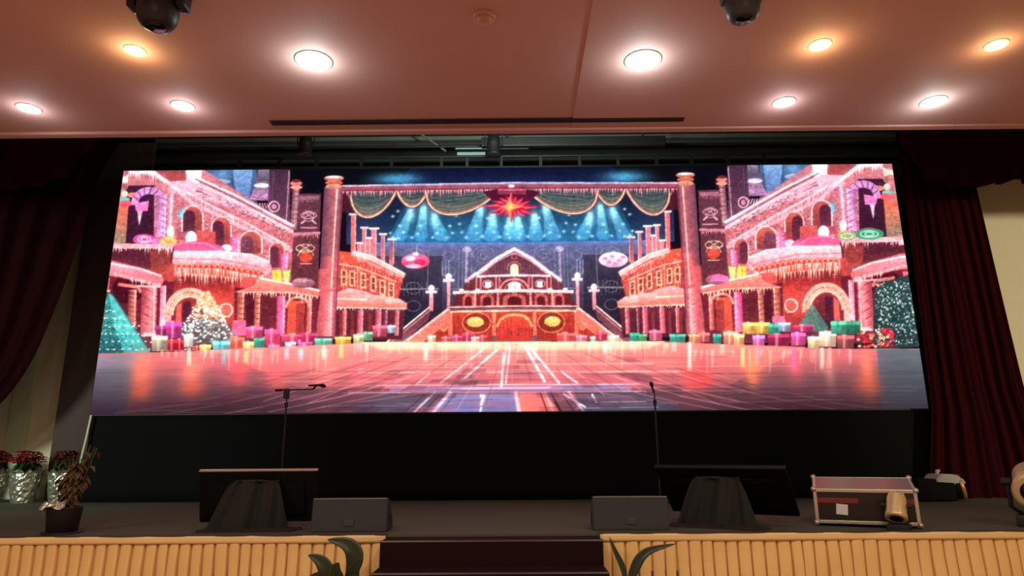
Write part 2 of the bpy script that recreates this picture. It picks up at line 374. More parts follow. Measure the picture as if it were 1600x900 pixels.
    for _ in range(2200):                                        # rough sugar-stone texture
        x = 225+225*R(); y = 286+(x-225)*.28+100*R(); c = (250,200,206) if R() < .5 else (120,58,80)
        L([(x,y),(x+1+2*R(),y+.6)],1.3,c,.45)
    P([(190,262),(296,262),(296,290),(262,292)], (150,64,74), (200,110,116)); P([(262,264),(290,264),(290,290),(262,290)], (170,76,78))
    P([(290,262),(314,262),(310,292),(290,292)], (248,206,216)); s.icicles([(290,268),(314,266)],6,22,3,(255,232,238))
    L([(230,266),(262,286),(300,318),(360,346),(454,392)],6,(240,176,190),.9)
    P([(262,284),(300,282),(456,352),(458,366),(380,332),(300,306),(262,300)], (236,168,186))
    for i in range(70):
        t = R(); x = 300+150*t; y = 296+64*t-6+12*R(); L([(x,y),(x+3,y+1)],1.6,(110,60,90) if R()<.7 else (150,170,120),.8)
    L([(300,275),(360,302),(458,353)],3.2,(255,228,234)); L([(304,280),(360,307),(457,358)],1.6,(120,70,90)); L([(302,284),(360,311),(456,362)],2.4,(250,206,216))
    L([(290,300),(330,322),(380,346),(452,386)],2.2,(252,206,214)); s.icicles([(232,270),(300,306),(450,384)],6,22,2.2,(252,214,222),(230,150,160),step=3.4,a=.85)
    # mouldings with icing at the very left
    s.icicles([(196,268),(240,268)],8,24,3.4,(255,236,240)); L([(200,268),(240,270),(280,300)],5,(250,206,220)); 
    P([(196,290),(240,290),(240,384),(186,384)], (62,26,52), (70,22,44))
    for k in range(5): E(194,270+11*k,6-.3*k,5,(240,214,196) if k%2 else (170,110,110))
    P([(184,324),(200,322),(196,380),(176,380)], (226,120,90), (150,130,110), 'v'); E(194,312,8,4,(110,190,176)); E(196,318,10,5,(236,90,110)); E(208,305,10,4,(230,140,120))
    # hooked candy cane
    s.ring(232,318,22,20,11,(206,150,200),math.pi,math.tau); 
    for k in range(7):
        t = math.pi+.3+k*.42; L([(232+16*math.cos(t),318+14*math.sin(t)),(232+27*math.cos(t+.15),318+25*math.sin(t+.15))],2.4,(130,70,130),.8)
    s.twist(251,305,370,16,(230,170,210),(150,90,150),(110,50,110),9,3,slope=.35)
    P([(210,318),(232,314),(230,330),(212,330)], (236,130,190)); P([(214,330),(222,330),(217,353)], (236,190,210))
    L([(268,300),(264,372)],5,(240,190,206)); L([(275,300),(271,372)],2,(190,110,140)); E(266,362,6,10,(250,210,214))
    s.ring(225,374,16,7,2.5,(240,80,160)); E(225,374,14,7,(226,60,150)); s.ring(225,374,10,5,1.8,(255,200,230)); s.ring(225,374,5,3,1.4,(255,210,230)); E(243,378,8,5,(240,120,190)); E(262,377,13,8,(250,176,90)); s.ring(262,377,8,5,1.5,(255,226,150)); L([(253,372),(262,378),(272,380)],1.5,(236,110,70))
    s.arch(300,323,372,30,(90,30,54),(196,88,84),(248,206,212)); G(282,333,2.5,8,(90,210,240),1)
    s.arch(345,340,388,28,(92,32,54),(206,96,80),(248,200,206)); s.arch(391,362,396,32,(140,70,96),(220,110,88),(252,206,208)); s.arch(432,380,418,22,(100,40,64),(210,100,90),(250,206,208))
    P([(276,362),(292,362),(292,374),(276,376)], (176,80,100)); P([(308,360),(336,362),(336,384),(306,380)], (216,100,90), (190,70,80)); E(298,372,9,11,(250,216,230))
    s.twist(366,370,396,16,(246,130,180),(190,50,120),(255,226,240),6,2.4); E(353,388,9,6,(244,206,226))
    s.twist(443,396,420,12,(246,140,190),(180,60,120),(255,230,240),6,2.2)
    # awning: pink dome, icing rim, red underside with icicles
    E(306,394,46,17,(214,80,140),(236,110,150)); L([(264,385),(290,379),(320,380),(346,392)],2,(250,150,190),.7)
    P([(262,396),(270,392),(345,392),(388,397),(412,404),(423,414),(424,424),(418,430),(404,422),(380,416),(340,411),(262,412)], (246,206,212), (222,136,150))
    L([(262,396),(345,393),(392,398),(420,409)],2.5,(255,226,232)); L([(262,404),(340,405),(400,416),(420,424)],2.2,(206,120,140),.8)
    P([(266,412),(340,412),(398,420),(414,432),(404,440),(396,452),(340,446),(268,440)], (238,92,70), (206,62,56))
    for i, x in enumerate(np.arange(270,412,8.6)): E(x,415+max(0,x-340)*.16,4.2,4.5,(250,150,130)); E(x,417+max(0,x-340)*.16,2.6,3.4,(200,60,56))
    P([(266,430),(340,432),(400,440),(396,462),(266,462)], (120,30,40), (200,60,50)); s.icicles([(268,418),(340,420),(408,432)],16,38,3,(250,200,190),(236,110,96),step=4.2)
    s.icicles([(268,424),(404,438)],8,26,2,(255,226,214),(240,130,110),step=6)
    P([(380,432),(412,434),(404,462),(372,460)], (226,100,92), (200,70,64)); s.icicles([(400,440),(420,418)],6,16,3,(250,196,196),step=5)
    # lower-left roof piece and candy columns
    P([(186,384),(272,386),(266,430),(150,400)], (84,24,50), (130,50,54)); P([(234,392),(266,390),(266,450),(236,430)], (150,56,56), (190,80,70)); P([(176,380),(270,382),(270,388),(174,388)], (240,170,176)); s.icicles([(176,386),(270,388)],3,16,3.2,(248,196,200),(220,140,150),step=4)
    P([(260,412),(272,412),(270,520),(256,520)], (190,74,66))
    P([(160,430),(272,440),(268,530),(152,534)], (120,30,50), (110,30,44)); E(200,452,24,22,(80,14,34)); 
    P([(166,409),(220,419),(252,430),(256,438),(250,450),(226,442),(166,428)], (246,160,176), (236,110,120)); L([(166,410),(220,420),(252,431)],3,(255,214,222)); s.icicles([(168,424),(250,444)],3,12,3,(250,196,196),step=4)
    P([(158,434),(172,434),(170,456),(156,456)], (226,110,110)); L([(152,454),(172,454)],3,(250,206,200)); L([(186,444),(216,448),(220,456)],5,(226,130,120))
    s.twist(206,452,520,13,(214,110,100),(110,30,40),(240,180,160),7,2,slope=.15)
    s.twist(232,448,524,24,(246,150,156),(150,50,70),(150,44,66),13,3,slope=.55); L([(214,447),(250,447)],3,(250,190,190)); E(234,526,13,7,(250,200,206))
    s.twist(254,446,512,9,(246,190,206),(210,100,130),(240,150,180),9,2); E(258,506,8,6,(250,180,210))
    # arched doorway behind the left fir tree
    P([(268,462),(400,456),(396,535),(256,535)], (190,70,64), (150,46,56)); G(350,480,36,30,(226,80,60),.7)
    s.ring(296,492,33,36,13,(246,176,160),math.pi,math.tau,n=30); s.ring(296,492,26,29,2.2,(255,214,190),math.pi,math.tau); L([(264,492),(263,512)],9,(244,170,160)); L([(327,492),(328,512)],7,(220,110,90))
    for _ in range(80): t = math.pi*(1+R()); L([(296+33*math.cos(t),492+36*math.sin(t)),(297+33*math.cos(t),493+36*math.sin(t))],1.6,(170,90,80),.5)
    P([(268,492)]+[(296-24*math.cos(t),492-26*math.sin(t)) for t in np.linspace(0,math.pi,12)]+[(322,492),(322,524),(268,524)], (150,46,60), (120,36,50))
    P([(276,478),(284,472),(283,520),(274,520)], (230,100,90)); P([(286,472),(298,470),(298,520),(285,520)], (90,30,50))
    s.ring(353,484,10,10,2.6,(255,200,190)); E(353,484,8,8,(226,100,84))
    # right gallery of the big house
    P([(366,448),(500,462),(492,530),(366,530)], (112,32,44), (128,40,54))
    s.arch(392,460,526,14,(70,16,34),(120,40,50),(226,110,100)); P([(384,458),(400,458),(400,520),(384,520)], (92,24,38))
    P([(450,470),(476,470),(474,522),(448,522)], (236,96,60), (206,80,60)); P([(462,474),(475,474),(475,522),(462,522)], (150,50,56), a=.7)
    for x, w, c in ((375,11,(226,140,110)),(401,9,(230,150,120)),): s.twist(x,455,522,w,c,(150,60,56),(150,60,60),8,2.4,slope=.1)
    s.twist(438,462,524,13,(246,130,180),(200,60,120),(250,200,226),8,2.4); s.twist(482,466,520,8,(240,130,120),(170,60,60),(250,190,180),9,1.5); s.ring(465,480,18,16,4,(240,150,130),math.pi,math.tau)
    P([(364,500),(384,500),(384,524),(362,524)], (240,110,150))
    P([(404,436),(452,444),(498,454),(497,464),(450,458),(366,456),(396,446)], (244,150,140), (236,110,96)); L([(408,435),(452,443),(498,454)],3.4,(255,226,220)); L([(372,456),(450,456),(496,463)],2,(250,180,160)); s.icicles([(380,456),(450,458),(498,464)],4,20,2.8,(250,190,180),step=5)
    E(473,442,18,8,(176,120,136),(150,90,110)); E(470,438,12,3,(210,160,176),a=.8)
    P([(424,422),(438,421),(440,438),(426,438)], (250,206,70)); P([(441,423),(453,422),(450,442),(444,440)], (206,236,130)); L([(431,421),(431,438)],2,(226,150,50))
    P([(180,525),(520,525),(520,540),(180,545)], (110,40,56))
    for _ in range(2600):
        x = 165+330*R(); y = 290+240*R(); b = R() < .5
        px, py = s.m([(x,y)])[0]; px = min(max(int(px),0),s.w-1); py = min(max(int(py),0),s.h-1); c = s.im[py,px]*255
        c = c*.74 if b else c*1.2+22
        L([(x,y),(x+2.4*R(),y+2*R()-.6)],1.3,c,.7)
    for x0, x1, y0, y1, n in ((726,802,392,480,160),(650,802,490,530,240),(700,802,458,478,80),(625,720,395,520,120)):
        for _ in range(n):
            x = x0+(x1-x0)*R(); y = y0+(y1-y0)*R(); px, py = s.m([(x,y)])[0]; c = s.im[int(py),int(px)]*255
            L([(x,y),(x+2.4*R(),y+1.6*R())],1.2,c*.6 if R()<.5 else c*1.15+20,.6)
    # overall mirror: the picture is symmetric about its middle
    h = int(s.m([(803,440)])[0,0]); x = np.clip(h-(np.arange(h, s.w)-h)*1.05, 0, h).astype(int); s.im[:, h:] = s.im[:, x]
    # --- star, ornaments (not mirrored)
    P([(752,300),(796,292),(842,300),(815,326),(780,326)], (90,20,50)); P([(776,291),(820,291),(820,304),(776,304)], (150,50,84)); L([(777,297),(820,297)],2,(206,110,140)); E(797,291,5,2.5,(255,220,230))
    for t, r in ((180,48),(200,32),(158,40),(222,26),(140,30),(0,46),(-20,32),(22,40),(-42,26),(40,32),(250,22),(290,22),(118,22),(62,22)):
        t = math.radians(t); ct, st = math.cos(t), math.sin(t)*.8
        P([(797-8*st,323+8*ct),(797+r*ct,323+r*st),(797+8*st,323-8*ct)], (240,80,104)); P([(797,323),(797+r*ct,323+r*st),(797+8*st,323-8*ct)], (176,24,66))
    P([(797,300),(805,322),(797,349),(789,322)], (250,120,90)); P([(797,300),(805,322),(797,349)], (190,30,56)); P([(779,323),(797,318),(816,323),(797,328)], (250,150,90)); G(795,323,5,7,(255,210,120),.9)
    L([(650,384),(650,396)],1,(170,190,200)); E(648,408,22,12,(240,110,160),(214,80,130)); E(640,404,8,4,(255,200,220)); E(655,410,9,5,(226,40,100)); E(645,416,12,3,(255,190,210)); E(632,412,5,3,(220,60,120)); E(648,397,5,3,(255,210,226))
    E(957,406,23,12,(226,226,240),(200,170,196)); 
    for x, y in ((944,404),(955,401),(966,407),(950,410),(972,402),(960,412)): E(x,y,4,2.4,(150,170,206) if int(x)%2 else (226,130,170))
    E(957,396,5,3,(250,240,250))
    # --- left and right differences: left sea-green cone tree with lights, right dark tree
    P([(170,456),(178,462),(236,548),(236,553),(148,553),(140,540)], (52,140,146), (30,100,110)); P([(170,456),(176,462),(236,552),(196,553),(180,510)], (96,200,196), (70,176,176))
    for _ in range(500):
        y = 465+88*R(); w = (y-456)*.7; x = 158+(w*R())*.95; L([(x,y),(x+1.4,y+1)],1.2,(120,220,216) if R()<.45 else (20,76,90),.6)
    for j in range(7):
        for k in range(3+2*j):
            E(156+(7+2.2*j)*1.0*k*.55+R()*3,472+12*j+2*R(),2,1.2,(226,240,230),a=.9)
    for y in (492,506,520): L([(150,y),(200,y+2)],1,(176,226,220),.5)
    # left golden/white lit fir
    for k in range(520):
        y = 455+80*R()**.8; w = (y-448)*.62; x = 322+w*(2*R()-1)
        if y < 500: c = [(250,196,150),(226,130,90),(255,226,190)][int(3*R())]
        else: c = [(92,112,112),(60,84,90),(200,200,190),(255,244,226)][int(4*R())]
        E(x,y,2.2,1.6,c,n=6,a=.9)
    P([(300,495),(344,495),(372,526),(345,536),(300,536),(280,520)], (84,106,110), a=.45)
    for k in range(120): y = 480+54*R(); x = 322+(y-452)*.62*(2*R()-1); E(x,y,1.9,1.6,(255,248,232),n=7)
    # right: plain green cone in front of the door, dark speckled tree at the edge
    P([(1268,474),(1294,512),(1290,518),(1246,518),(1244,514)], (96,140,124), (70,116,110)); P([(1268,474),(1282,514),(1246,518)], (120,150,140), a=.5)
    for _ in range(90): y = 480+36*R(); x = 1268+(y-474)*.5*(2*R()-1); L([(x,y),(x+1.5,y+1)],1.2,(60,100,96) if R()<.5 else (170,150,130),.6)
    P([(1366,452),(1384,440),(1424,428),(1440,542),(1366,546),(1364,500)], (44,72,78), (36,60,66))
    for _ in range(420):
        x = 1366+74*R(); y = 436+106*R(); c = [(80,120,110),(24,40,50),(120,160,140)][int(3*R())]; L([(x,y),(x+2*R()+1,y+2*R()-1)],1.6,c,.8)
    for _ in range(190): x = 1368+70*R(); y = 440+98*R(); L([(x,y),(x+3*R()-1,y+2.5*R())],1.7,(226,240,230),.95)
    for k in range(60): x = 1340+56*R(); y = 514+28*R(); E(x,y,3,2.2,[(230,60,70),(250,130,80),(255,190,150),(200,30,60)][int(4*R())],n=7)
    # sweets on the right upper balcony are green, left ones pink
    E(1357,366,23,9,(60,150,120)); s.ring(1357,366,14,5,2,(170,230,200)); s.ring(1357,366,7,3,1.6,(190,240,210)); E(1322,369,14,7,(150,170,130)); s.ring(1322,369,9,4,1.5,(220,226,190))
    P([(1108,440),(1110,430),(1122,428),(1136,432),(1138,440)], (236,120,180))
    # --- gifts
    for g in ((244,508,22,20,(150,40,110)),(260,502,24,26,(206,60,150)),(238,524,24,24,(190,180,160)),(262,530,16,18,(200,40,60)),(276,530,12,18,(190,30,50)),(288,522,14,20,(240,236,220)),
              (303,540,12,9,(196,50,50)),(313,538,17,16,(246,206,110)),(333,532,27,22,(120,206,210)),(360,526,22,20,(236,100,70)),(380,533,18,20,(250,214,130)),(397,526,16,20,(60,170,150)),(384,510,26,18,(240,90,150)),
              (414,514,24,26,(236,70,130)),(420,538,16,12,(226,110,180)),(446,532,16,18,(226,200,240)),(440,522,40,12,(226,70,110)),(466,530,22,20,(230,100,170)),(470,520,24,14,(210,50,110)),
              (492,528,26,14,(100,200,176)),(524,526,24,15,(236,180,70)),(552,522,16,16,(190,214,150)),(568,518,14,14,(120,180,140)),(582,508,22,18,(226,90,120)),(605,508,12,12,(170,206,226)),
              (690,526,14,9,(220,90,100)),(706,524,16,11,(226,70,120)),(722,520,18,14,(210,50,100)),(736,526,12,9,(230,190,180)),(748,524,12,11,(226,80,90)),(668,524,12,11,(240,220,170)),
              (870,520,30,15,(230,90,90)),(900,524,16,11,(236,130,160)),(922,526,12,9,(150,210,200)),(930,518,18,14,(214,60,90)),(950,524,16,12,(250,226,200)),(984,520,14,15,(50,180,150)),(998,522,12,12,(100,176,120)),
              (1014,516,20,16,(226,100,140)),(1046,522,24,14,(70,176,156)),(1076,522,18,14,(236,160,110)),(1092,520,16,14,(226,110,110)),(1114,522,12,16,(60,176,156)),(1130,518,22,20,(236,150,120)),(1146,522,16,18,(246,190,130)),
              (1160,504,20,18,(246,196,90)),(1180,504,22,18,(240,186,70)),(1200,506,18,18,(60,170,150)),(1176,524,18,18,(230,120,200)),(1200,522,32,19,(170,40,90)),(1236,520,22,20,(236,90,170)),(1216,504,18,14,(160,190,220)),
              (1262,526,18,18,(250,220,170)),(1280,518,26,24,(250,210,190)),(1298,502,26,20,(80,186,156)),(1322,502,22,20,(50,140,110)),(1308,524,26,20,(180,90,90)),(1240,508,30,10,(220,60,130))):
        s.gift(*g, (250,226,226) if g[4][0] > 120 else (40,120,120))
    # --- reflective wooden floor
    hz = [(140,552),(300,548),(400,545),(600,534),(1000,533),(1150,540),(1300,545),(1446,545),(1460,660),(130,660)]
    P(hz, (232,132,134), (104,62,82))
    P([(330,546),(600,534),(1000,533),(1260,542),(1130,606),(470,606)], (250,166,150), (196,100,110), a=.8)
    P([(560,534),(1040,533),(1000,548),(600,549)], (255,226,190), (244,160,140), a=.85)
    P([(130,556),(230,552),(210,600),(190,660),(120,660)], (150,140,150), (96,60,92), 'v'); P([(130,556),(240,552),(230,575),(130,575)], (176,150,166), a=.6)
    P([(1370,546),(1460,546),(1470,660),(1380,660)], (112,120,130), (112,90,116), 'v'); G(1420,590,45,32,(100,110,118),.8); G(175,590,30,30,(120,120,130),.6)
    for x, c, a in ((222,(250,140,110),.95),(300,(250,150,130),.95),(352,(210,110,130),.5),(375,(246,110,120),.7),(372,(250,90,90),.3),(430,(246,120,130),.9),(512,(252,150,140),.8),(560,(240,120,140),.5),(1075,(250,110,100),.95),(1100,(250,90,90),.6),(1175,(252,150,100),.95),(1242,(246,120,130),.6),(1355,(252,150,110),.95),(1295,(250,190,170),.5)):
        G(x,575+8*R(),11+6*R(),34,c,a); 
    G(222,610,16,14,(252,120,90),.9); G(302,608,20,16,(252,120,90),.8); G(1355,602,24,20,(252,120,90),.85); G(1178,574,20,17,(255,160,100),.6); G(435,600,16,12,(250,110,100),.7); G(1090,596,22,16,(250,80,74),.8)
    for _ in range(150):                                        # soft vertical reflections of lights and gifts
        x = 250+1100*R(); y = 546 if abs(x-800) > 260 else 536; l = 10+30*R()**2
        c = [(255,226,190),(250,120,130),(255,200,190),(226,90,140),(250,230,210),(190,220,220)][int(6*R())]
        P([(x,y),(x+3+5*R(),y),(x+3,y+l),(x+1,y+l)], c, a=.3)
    for x, y, c, l in ((296,545,(250,240,226),26),(350,548,(120,216,216),22),(384,550,(250,226,150),18),(448,546,(240,226,250),16),(470,546,(246,226,250),18),(506,542,(250,240,220),20),(533,540,(255,226,130),20),(572,536,(250,240,190),14),(665,536,(255,250,226),30),(945,536,(255,246,230),16),(985,534,(150,226,210),12),(1053,536,(150,226,210),14),(1077,536,(255,246,236),44),(1128,540,(150,220,200),14),(1160,545,(255,226,140),30),(1182,545,(250,170,190),26),(1240,545,(246,120,190),34),(1284,545,(255,240,210),34),(1296,545,(250,190,170),30)):
        for k in range(4): P([(x-4+k,y-2),(x+4-k,y-2),(x+4-k,y+l-k*3),(x-4+k,y+l-k*3)], c, a=.28)
    # darker purple planks towards the front, then the joints fanning out from the middle
    for k in range(10): P([(330+9*k,600+1.5*k),(600,600+1.5*k),(560,660),(130+14*k,660)], (100,60,80), a=.06); P([(1000,600+1.5*k),(1250-9*k,600+1.5*k),(1440-14*k,660),(1060,660)], (110,60,74), a=.06)
    P([(600,612),(700,612),(632,660),(500,660)], (92,84,110), a=.75); P([(898,612),(1010,611),(1110,660),(915,660)], (88,84,108), a=.8)
    P([(700,614),(806,614),(810,660),(650,660)], (150,150,196), (130,120,170), a=.85); P([(806,612),(850,612),(888,660),(812,660)], (250,130,116), (240,120,120))
    vp = (800,498)
    for xb, w, c, a in ((640,3.5,(214,200,220),.9),(672,5,(226,214,232),.95),(812,3,(60,30,50),.7),(858,2.4,(70,30,44),.8),(880,3.5,(50,22,30),.9),(902,2,(60,30,50),.7),(868,5,(250,180,170),.9),(625,1.6,(60,50,70),.8),(655,2,(50,46,60),.8),(684,1.5,(60,50,70),.7),(918,4,(246,190,206),.8),(930,1.3,(70,40,60),.7)):
        y0 = 612; t = (y0-vp[1])/(650-vp[1]); L([(vp[0]+(xb-vp[0])*t,y0),(xb,650)],w,c,a)
    for xb, w, c in ((640,3,(255,214,214)),(786,3,(255,226,226)),(905,4,(255,226,226)),):
        L([(vp[0]+(xb-vp[0])*.24,540),(vp[0]+(xb-vp[0])*.7,598)],w,c,.9)
    L([(820,541),(851,596)],4.5,(255,236,236)); L([(776,546),(720,596)],4,(255,226,220)); L([(787,552),(783,606)],4,(255,230,232)); L([(876,580),(902,598)],3,(250,210,220)); L([(672,582),(650,600)],2.4,(250,206,214))
    for y, x0, x1, w, c, a in ((569,620,1020,1.2,(255,190,180),.8),(581,560,1060,1.5,(255,206,206),.9),(590,400,560,1,(250,170,180),.5),(601,590,1000,2.2,(250,216,232),.8),(607,610,985,5,(160,160,206),.75),(606,700,860,3,(226,206,232),.7),(612,545,1010,1.4,(226,190,214),.8),(604,880,975,3,(110,130,180),.6),(615,600,1000,1.2,(80,60,90),.6),(625,680,770,1,(90,80,120),.6),(634,560,640,1,(190,180,206),.4),(628,930,1010,1.5,(200,206,226),.6),(637,900,1030,1.2,(210,190,216),.6),(640,905,1000,5,(70,76,96),.5),(636,690,775,5,(120,120,176),.5)):
        L([(x0,y+.5),(x1,y-1)],w,c,a)
    L([(751,618),(756,618),(752,632)],5,(246,240,250)); L([(752,636),(750,646)],3,(240,240,250)); L([(806,612),(812,648)],6,(240,220,226),.8); L([(880,615),(915,636)],2.4,(236,226,236)); L([(925,616),(932,628)],3,(226,220,236)); L([(940,628),(1010,627)],2,(200,206,226),.6)
    for sx in (-1,1):                                           # long diagonal plank edges left and right
        for k, (x, dy, c, a) in enumerate(((330,40,(244,150,160),.7),(250,40,(230,130,140),.5),(180,36,(190,120,150),.5),(420,56,(236,160,180),.7),(480,60,(220,150,170),.5),(380,50,(120,50,70),.5),(300,50,(110,50,70),.45),(210,44,(110,50,80),.4),(540,64,(190,120,140),.6))):
            xx = 800-sx*(800-x); xe = 800-sx*(800-x-250)
            L([(xx,650-8*k*.3),(xx+(xe-xx)*.45,650-dy*.55),(xe,650-dy-14)],1.7,c,a)
    for k in range(26):                                         # planks narrowing towards the back, and cross joints
        t = (k-13)*46; y0, y1 = 548+30*R(), 590+50*R(); f0, f1 = (y0-498)/152, (y1-498)/152
        L([(800+t*f0,y0),(800+t*f1,y1)],1.3,(250,190,190) if k%2 else (120,52,70),.5)
    for k in range(30):
        y = 552+1.1*k*1.9+2*R(); x = 420+640*R(); L([(x,y),(x+60+160*R(),y-1)],1.1,(255,200,196) if R()<.5 else (120,56,76),.4)
    for _ in range(60):
        y = 560+80*R(); f = (y-498)/152; x = 800+(R()-.5)*900*f; w = 60*f*(.5+R()); h = 8*f+2
        P([(x,y),(x+w,y-.3),(x+w*1.06+(x+w-800)*h/(y-498)*.9,y+h),(x+(x-800)*h/(y-498)*.9,y+h)], (90,50,74) if R()<.6 else (190,120,140), a=.32)
    for _ in range(130):
        x = 170+1200*R(); y = 575+70*R(); w = 30+90*R(); L([(x,y),(x+w,y-2*R())],.9,(250,170,170) if R()<.45 else (110,46,66),.3)
    P([(560,534),(1050,533),(1010,545),(600,546)], (255,226,200), a=.3)
    yy = (np.arange(s.h)/s.h)[:,None]; xx = np.abs(np.arange(s.w)/s.w-.503)[None,:]
    s.im *= (1-np.clip((yy-.80)*2.2,0,.42)*np.clip((xx-.14)*5,0,1))[...,None]
    # fine mottling of the whole picture, then down to the wall's pixels
    n = .8+.22*s.noise(5,5)+.18*s.noise(11,8); yy = np.clip((np.arange(s.h)/s.h-.70)*30,0,1)[:,None]; n = n*(1-yy)+(.93+.07*s.noise(60,4)+.07*s.noise(24,3))*yy; s.im *= n[...,None]
    s.im = s.bloom(s.im)
    k = np.clip((s.im[...,0]-s.im[...,1])*1.6,0,1); s.im[...,2] *= 1-.03*k; s.im[...,1] *= 1+.03*k
    g = s.im.mean(2, keepdims=True); s.im = g+(s.im-g)*np.array((.9,.95,.84), np.float32)
    im = np.clip(s.im,0,1).reshape(s.H, s.S, s.W, s.S, 3).mean((1,3))
    return np.where(im <= .04045, im/12.92, ((im+.055)/1.055)**2.4)     # linear

# ---------------------------------------------------------------- the hall and the stage house
CEIL = 5.483; SZ = .9
plaster = mat('ceiling_paint', (216,168,162), .75, bump=.05, scale=3, var=.03)
cream = mat('cream_wall_paint', (228,220,186), .8, bump=.05, scale=6, var=.04)
black_wall = mat('dark_stage_wall', (58,60,56), .9, var=.2, scale=2)
def face_box(name, m, *a, parent=None):
    bm = new(); box(bm, *a); return struct(name, bm, m, parent)
face_box('ceiling', plaster, -13,.84, -8,7.5, CEIL,CEIL+.12)
face_box('ceiling', plaster, .84,13, -8,7.5, CEIL-.012,CEIL+.12)
face_box('floor', mat('hall_floor', (176,132,112), .5, var=.1, scale=2), -13,13, -8,6.95, -.1,0)
face_box('wall_left', cream, -13.1,-13, -8,13.9, 0,10.5)
face_box('wall_right', cream, 13,13.1, -8,13.9, 0,10.5)
face_box('wall_back', cream, -13,13, -8.1,-8, 0,5.6)
face_box('wall_header', mat('header_paint', (196,142,132), .8), -13,13, 7.42,7.5, CEIL+.12,8.9)
bm = new(); box(bm, -13,13, 7.43,7.53, CEIL-.035,CEIL+.125, .012); struct('trim_1', bm, plaster)
stage_mat = mat('stage_floor_boards', (84,84,72), .75, spec=.25, bump=.1, scale=9, var=.16, stretch=(.15,1.6,1))
bm = new(); box(bm, -13,13, 6.97,13.9, .0,SZ); struct('stage_floor', bm, stage_mat)
face_box('wall_stage_back', black_wall, -13,13, 13.8,13.9, SZ,10.5)
face_box('ceiling_stage', black_wall, -13,13, 7.5,13.9, 10.4,10.5)
# light painted side walls of the stage, standing beyond the curtains; each has a slim pilaster
for s in (-1, 1):
    bm = new(); x0, x1 = sorted((s*8.08, s*13)); box(bm, x0,x1, 12.6,12.7, SZ,9.5); struct('wall_stage_left' if s < 0 else 'wall_stage_right', bm, cream)
    bm = new(); box(bm, *sorted((s*8.85, s*9.2)), 12.52,12.6, SZ,9.5, .01)
    struct('trim_2' if s < 0 else 'trim_3', bm, mat('pale_green_pilaster', (206,214,180), .8))
# dark brown masking panel between the left side wall and the LED wall
bm = new(); box(bm, -8.12,-6.95, 12.2,12.26, SZ,8.4, .01)
tag(obj('stage_flat', bm, mat('brown_masking_cloth', (78,68,64), .95, var=.1, scale=12)), 'tall dull brown masking panel standing at the left edge of the big screen', 'panel')
# roof steelwork over the screen, seen through the gap under the header
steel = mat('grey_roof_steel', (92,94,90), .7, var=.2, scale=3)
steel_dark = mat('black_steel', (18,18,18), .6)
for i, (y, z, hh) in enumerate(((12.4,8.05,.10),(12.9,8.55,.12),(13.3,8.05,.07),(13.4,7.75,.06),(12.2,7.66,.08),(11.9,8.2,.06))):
    bm = new(); box(bm, -9,9, y,y+.08, z,z+hh); struct('roof_beam', bm, steel if i%2 == 0 else mat('roof_steel_darker', (60,62,58), .7))  # every other beam is a darker grey
k = bpy.data.objects.new('window_1', None); C.objects.link(k); k.location = (-.3,13.765,8.0); k['kind'] = 'structure'
for x0, x1, z0, z1 in ((-.86,-.06,.21,.345),(-.82,-.2,.04,.125),(.14,.76,.21,.29),(-.55,.75,-.31,-.275),(.85,1.8,-.31,-.285)):
    bm = new(); box(bm, x0,x1, 0,.03, z0,z1); obj('louvre_gap', bm, mat('daylight_gap', (150,190,180), .5, emit=(.55,.85,.78), es=.42), k)

# ---------------------------------------------------------------- LED wall
HW, ZB, ZT, YS = 7.128, 2.337, 6.801, 11.6
lw = thing('led_screen', 'huge wide LED wall showing a candy village stage with icicles and spotlights', 'screen', (0,YS,ZB))
pic = paint_picture()
H_, W_ = pic.shape[:2]
xs = (np.linspace(-HW, HW, W_)).astype(np.float32); zs = np.linspace(ZT-ZB, 0, H_).astype(np.float32)
co = np.zeros((H_, W_, 3), np.float32); co[...,0] = xs[None,:]; co[...,2] = zs[:,None]
idx = np.arange(H_*W_).reshape(H_, W_)
quads = np.stack([idx[1:,:-1], idx[1:,1:], idx[:-1,1:], idx[:-1,:-1]], -1).reshape(-1,4)
me = bpy.data.meshes.new('display'); me.vertices.add(H_*W_); me.vertices.foreach_set('co', co.ravel())
me.loops.add(quads.size); me.loops.foreach_set('vertex_index', quads.ravel().astype(np.int32))
me.polygons.add(len(quads)); me.polygons.foreach_set('loop_start', np.arange(0, quads.size, 4, dtype=np.int32))
me.update(calc_edges=True)
ca = me.color_attributes.new('pixels', 'FLOAT_COLOR', 'POINT')
ca.data.foreach_set('color', np.concatenate([pic, np.ones((H_,W_,1))], 2).astype(np.float32).ravel())
m = bpy.data.materials.new('lit_pixels'); m.use_nodes = True; nt = m.node_tree; nt.nodes.clear()
out = nt.nodes.new('ShaderNodeOutputMaterial'); em = nt.nodes.new('ShaderNodeEmission'); at = nt.nodes.new('ShaderNodeAttribute')
at.attribute_name = 'pixels'; em.inputs[1].default_value = 1.0
nt.links.new(at.outputs['Color'], em.inputs[0]); nt.links.new(em.outputs[0], out.inputs[0])
m.cycles.emission_sampling = 'NONE'
me.materials.append(m); disp = bpy.data.objects.new('display', me); C.objects.link(disp); disp.parent = lw
bm = new(); box(bm, -HW-.02,HW+.02, .01,.16, -.03,ZT-ZB+.03, .01); obj('cabinet_back', bm, steel_dark, lw)
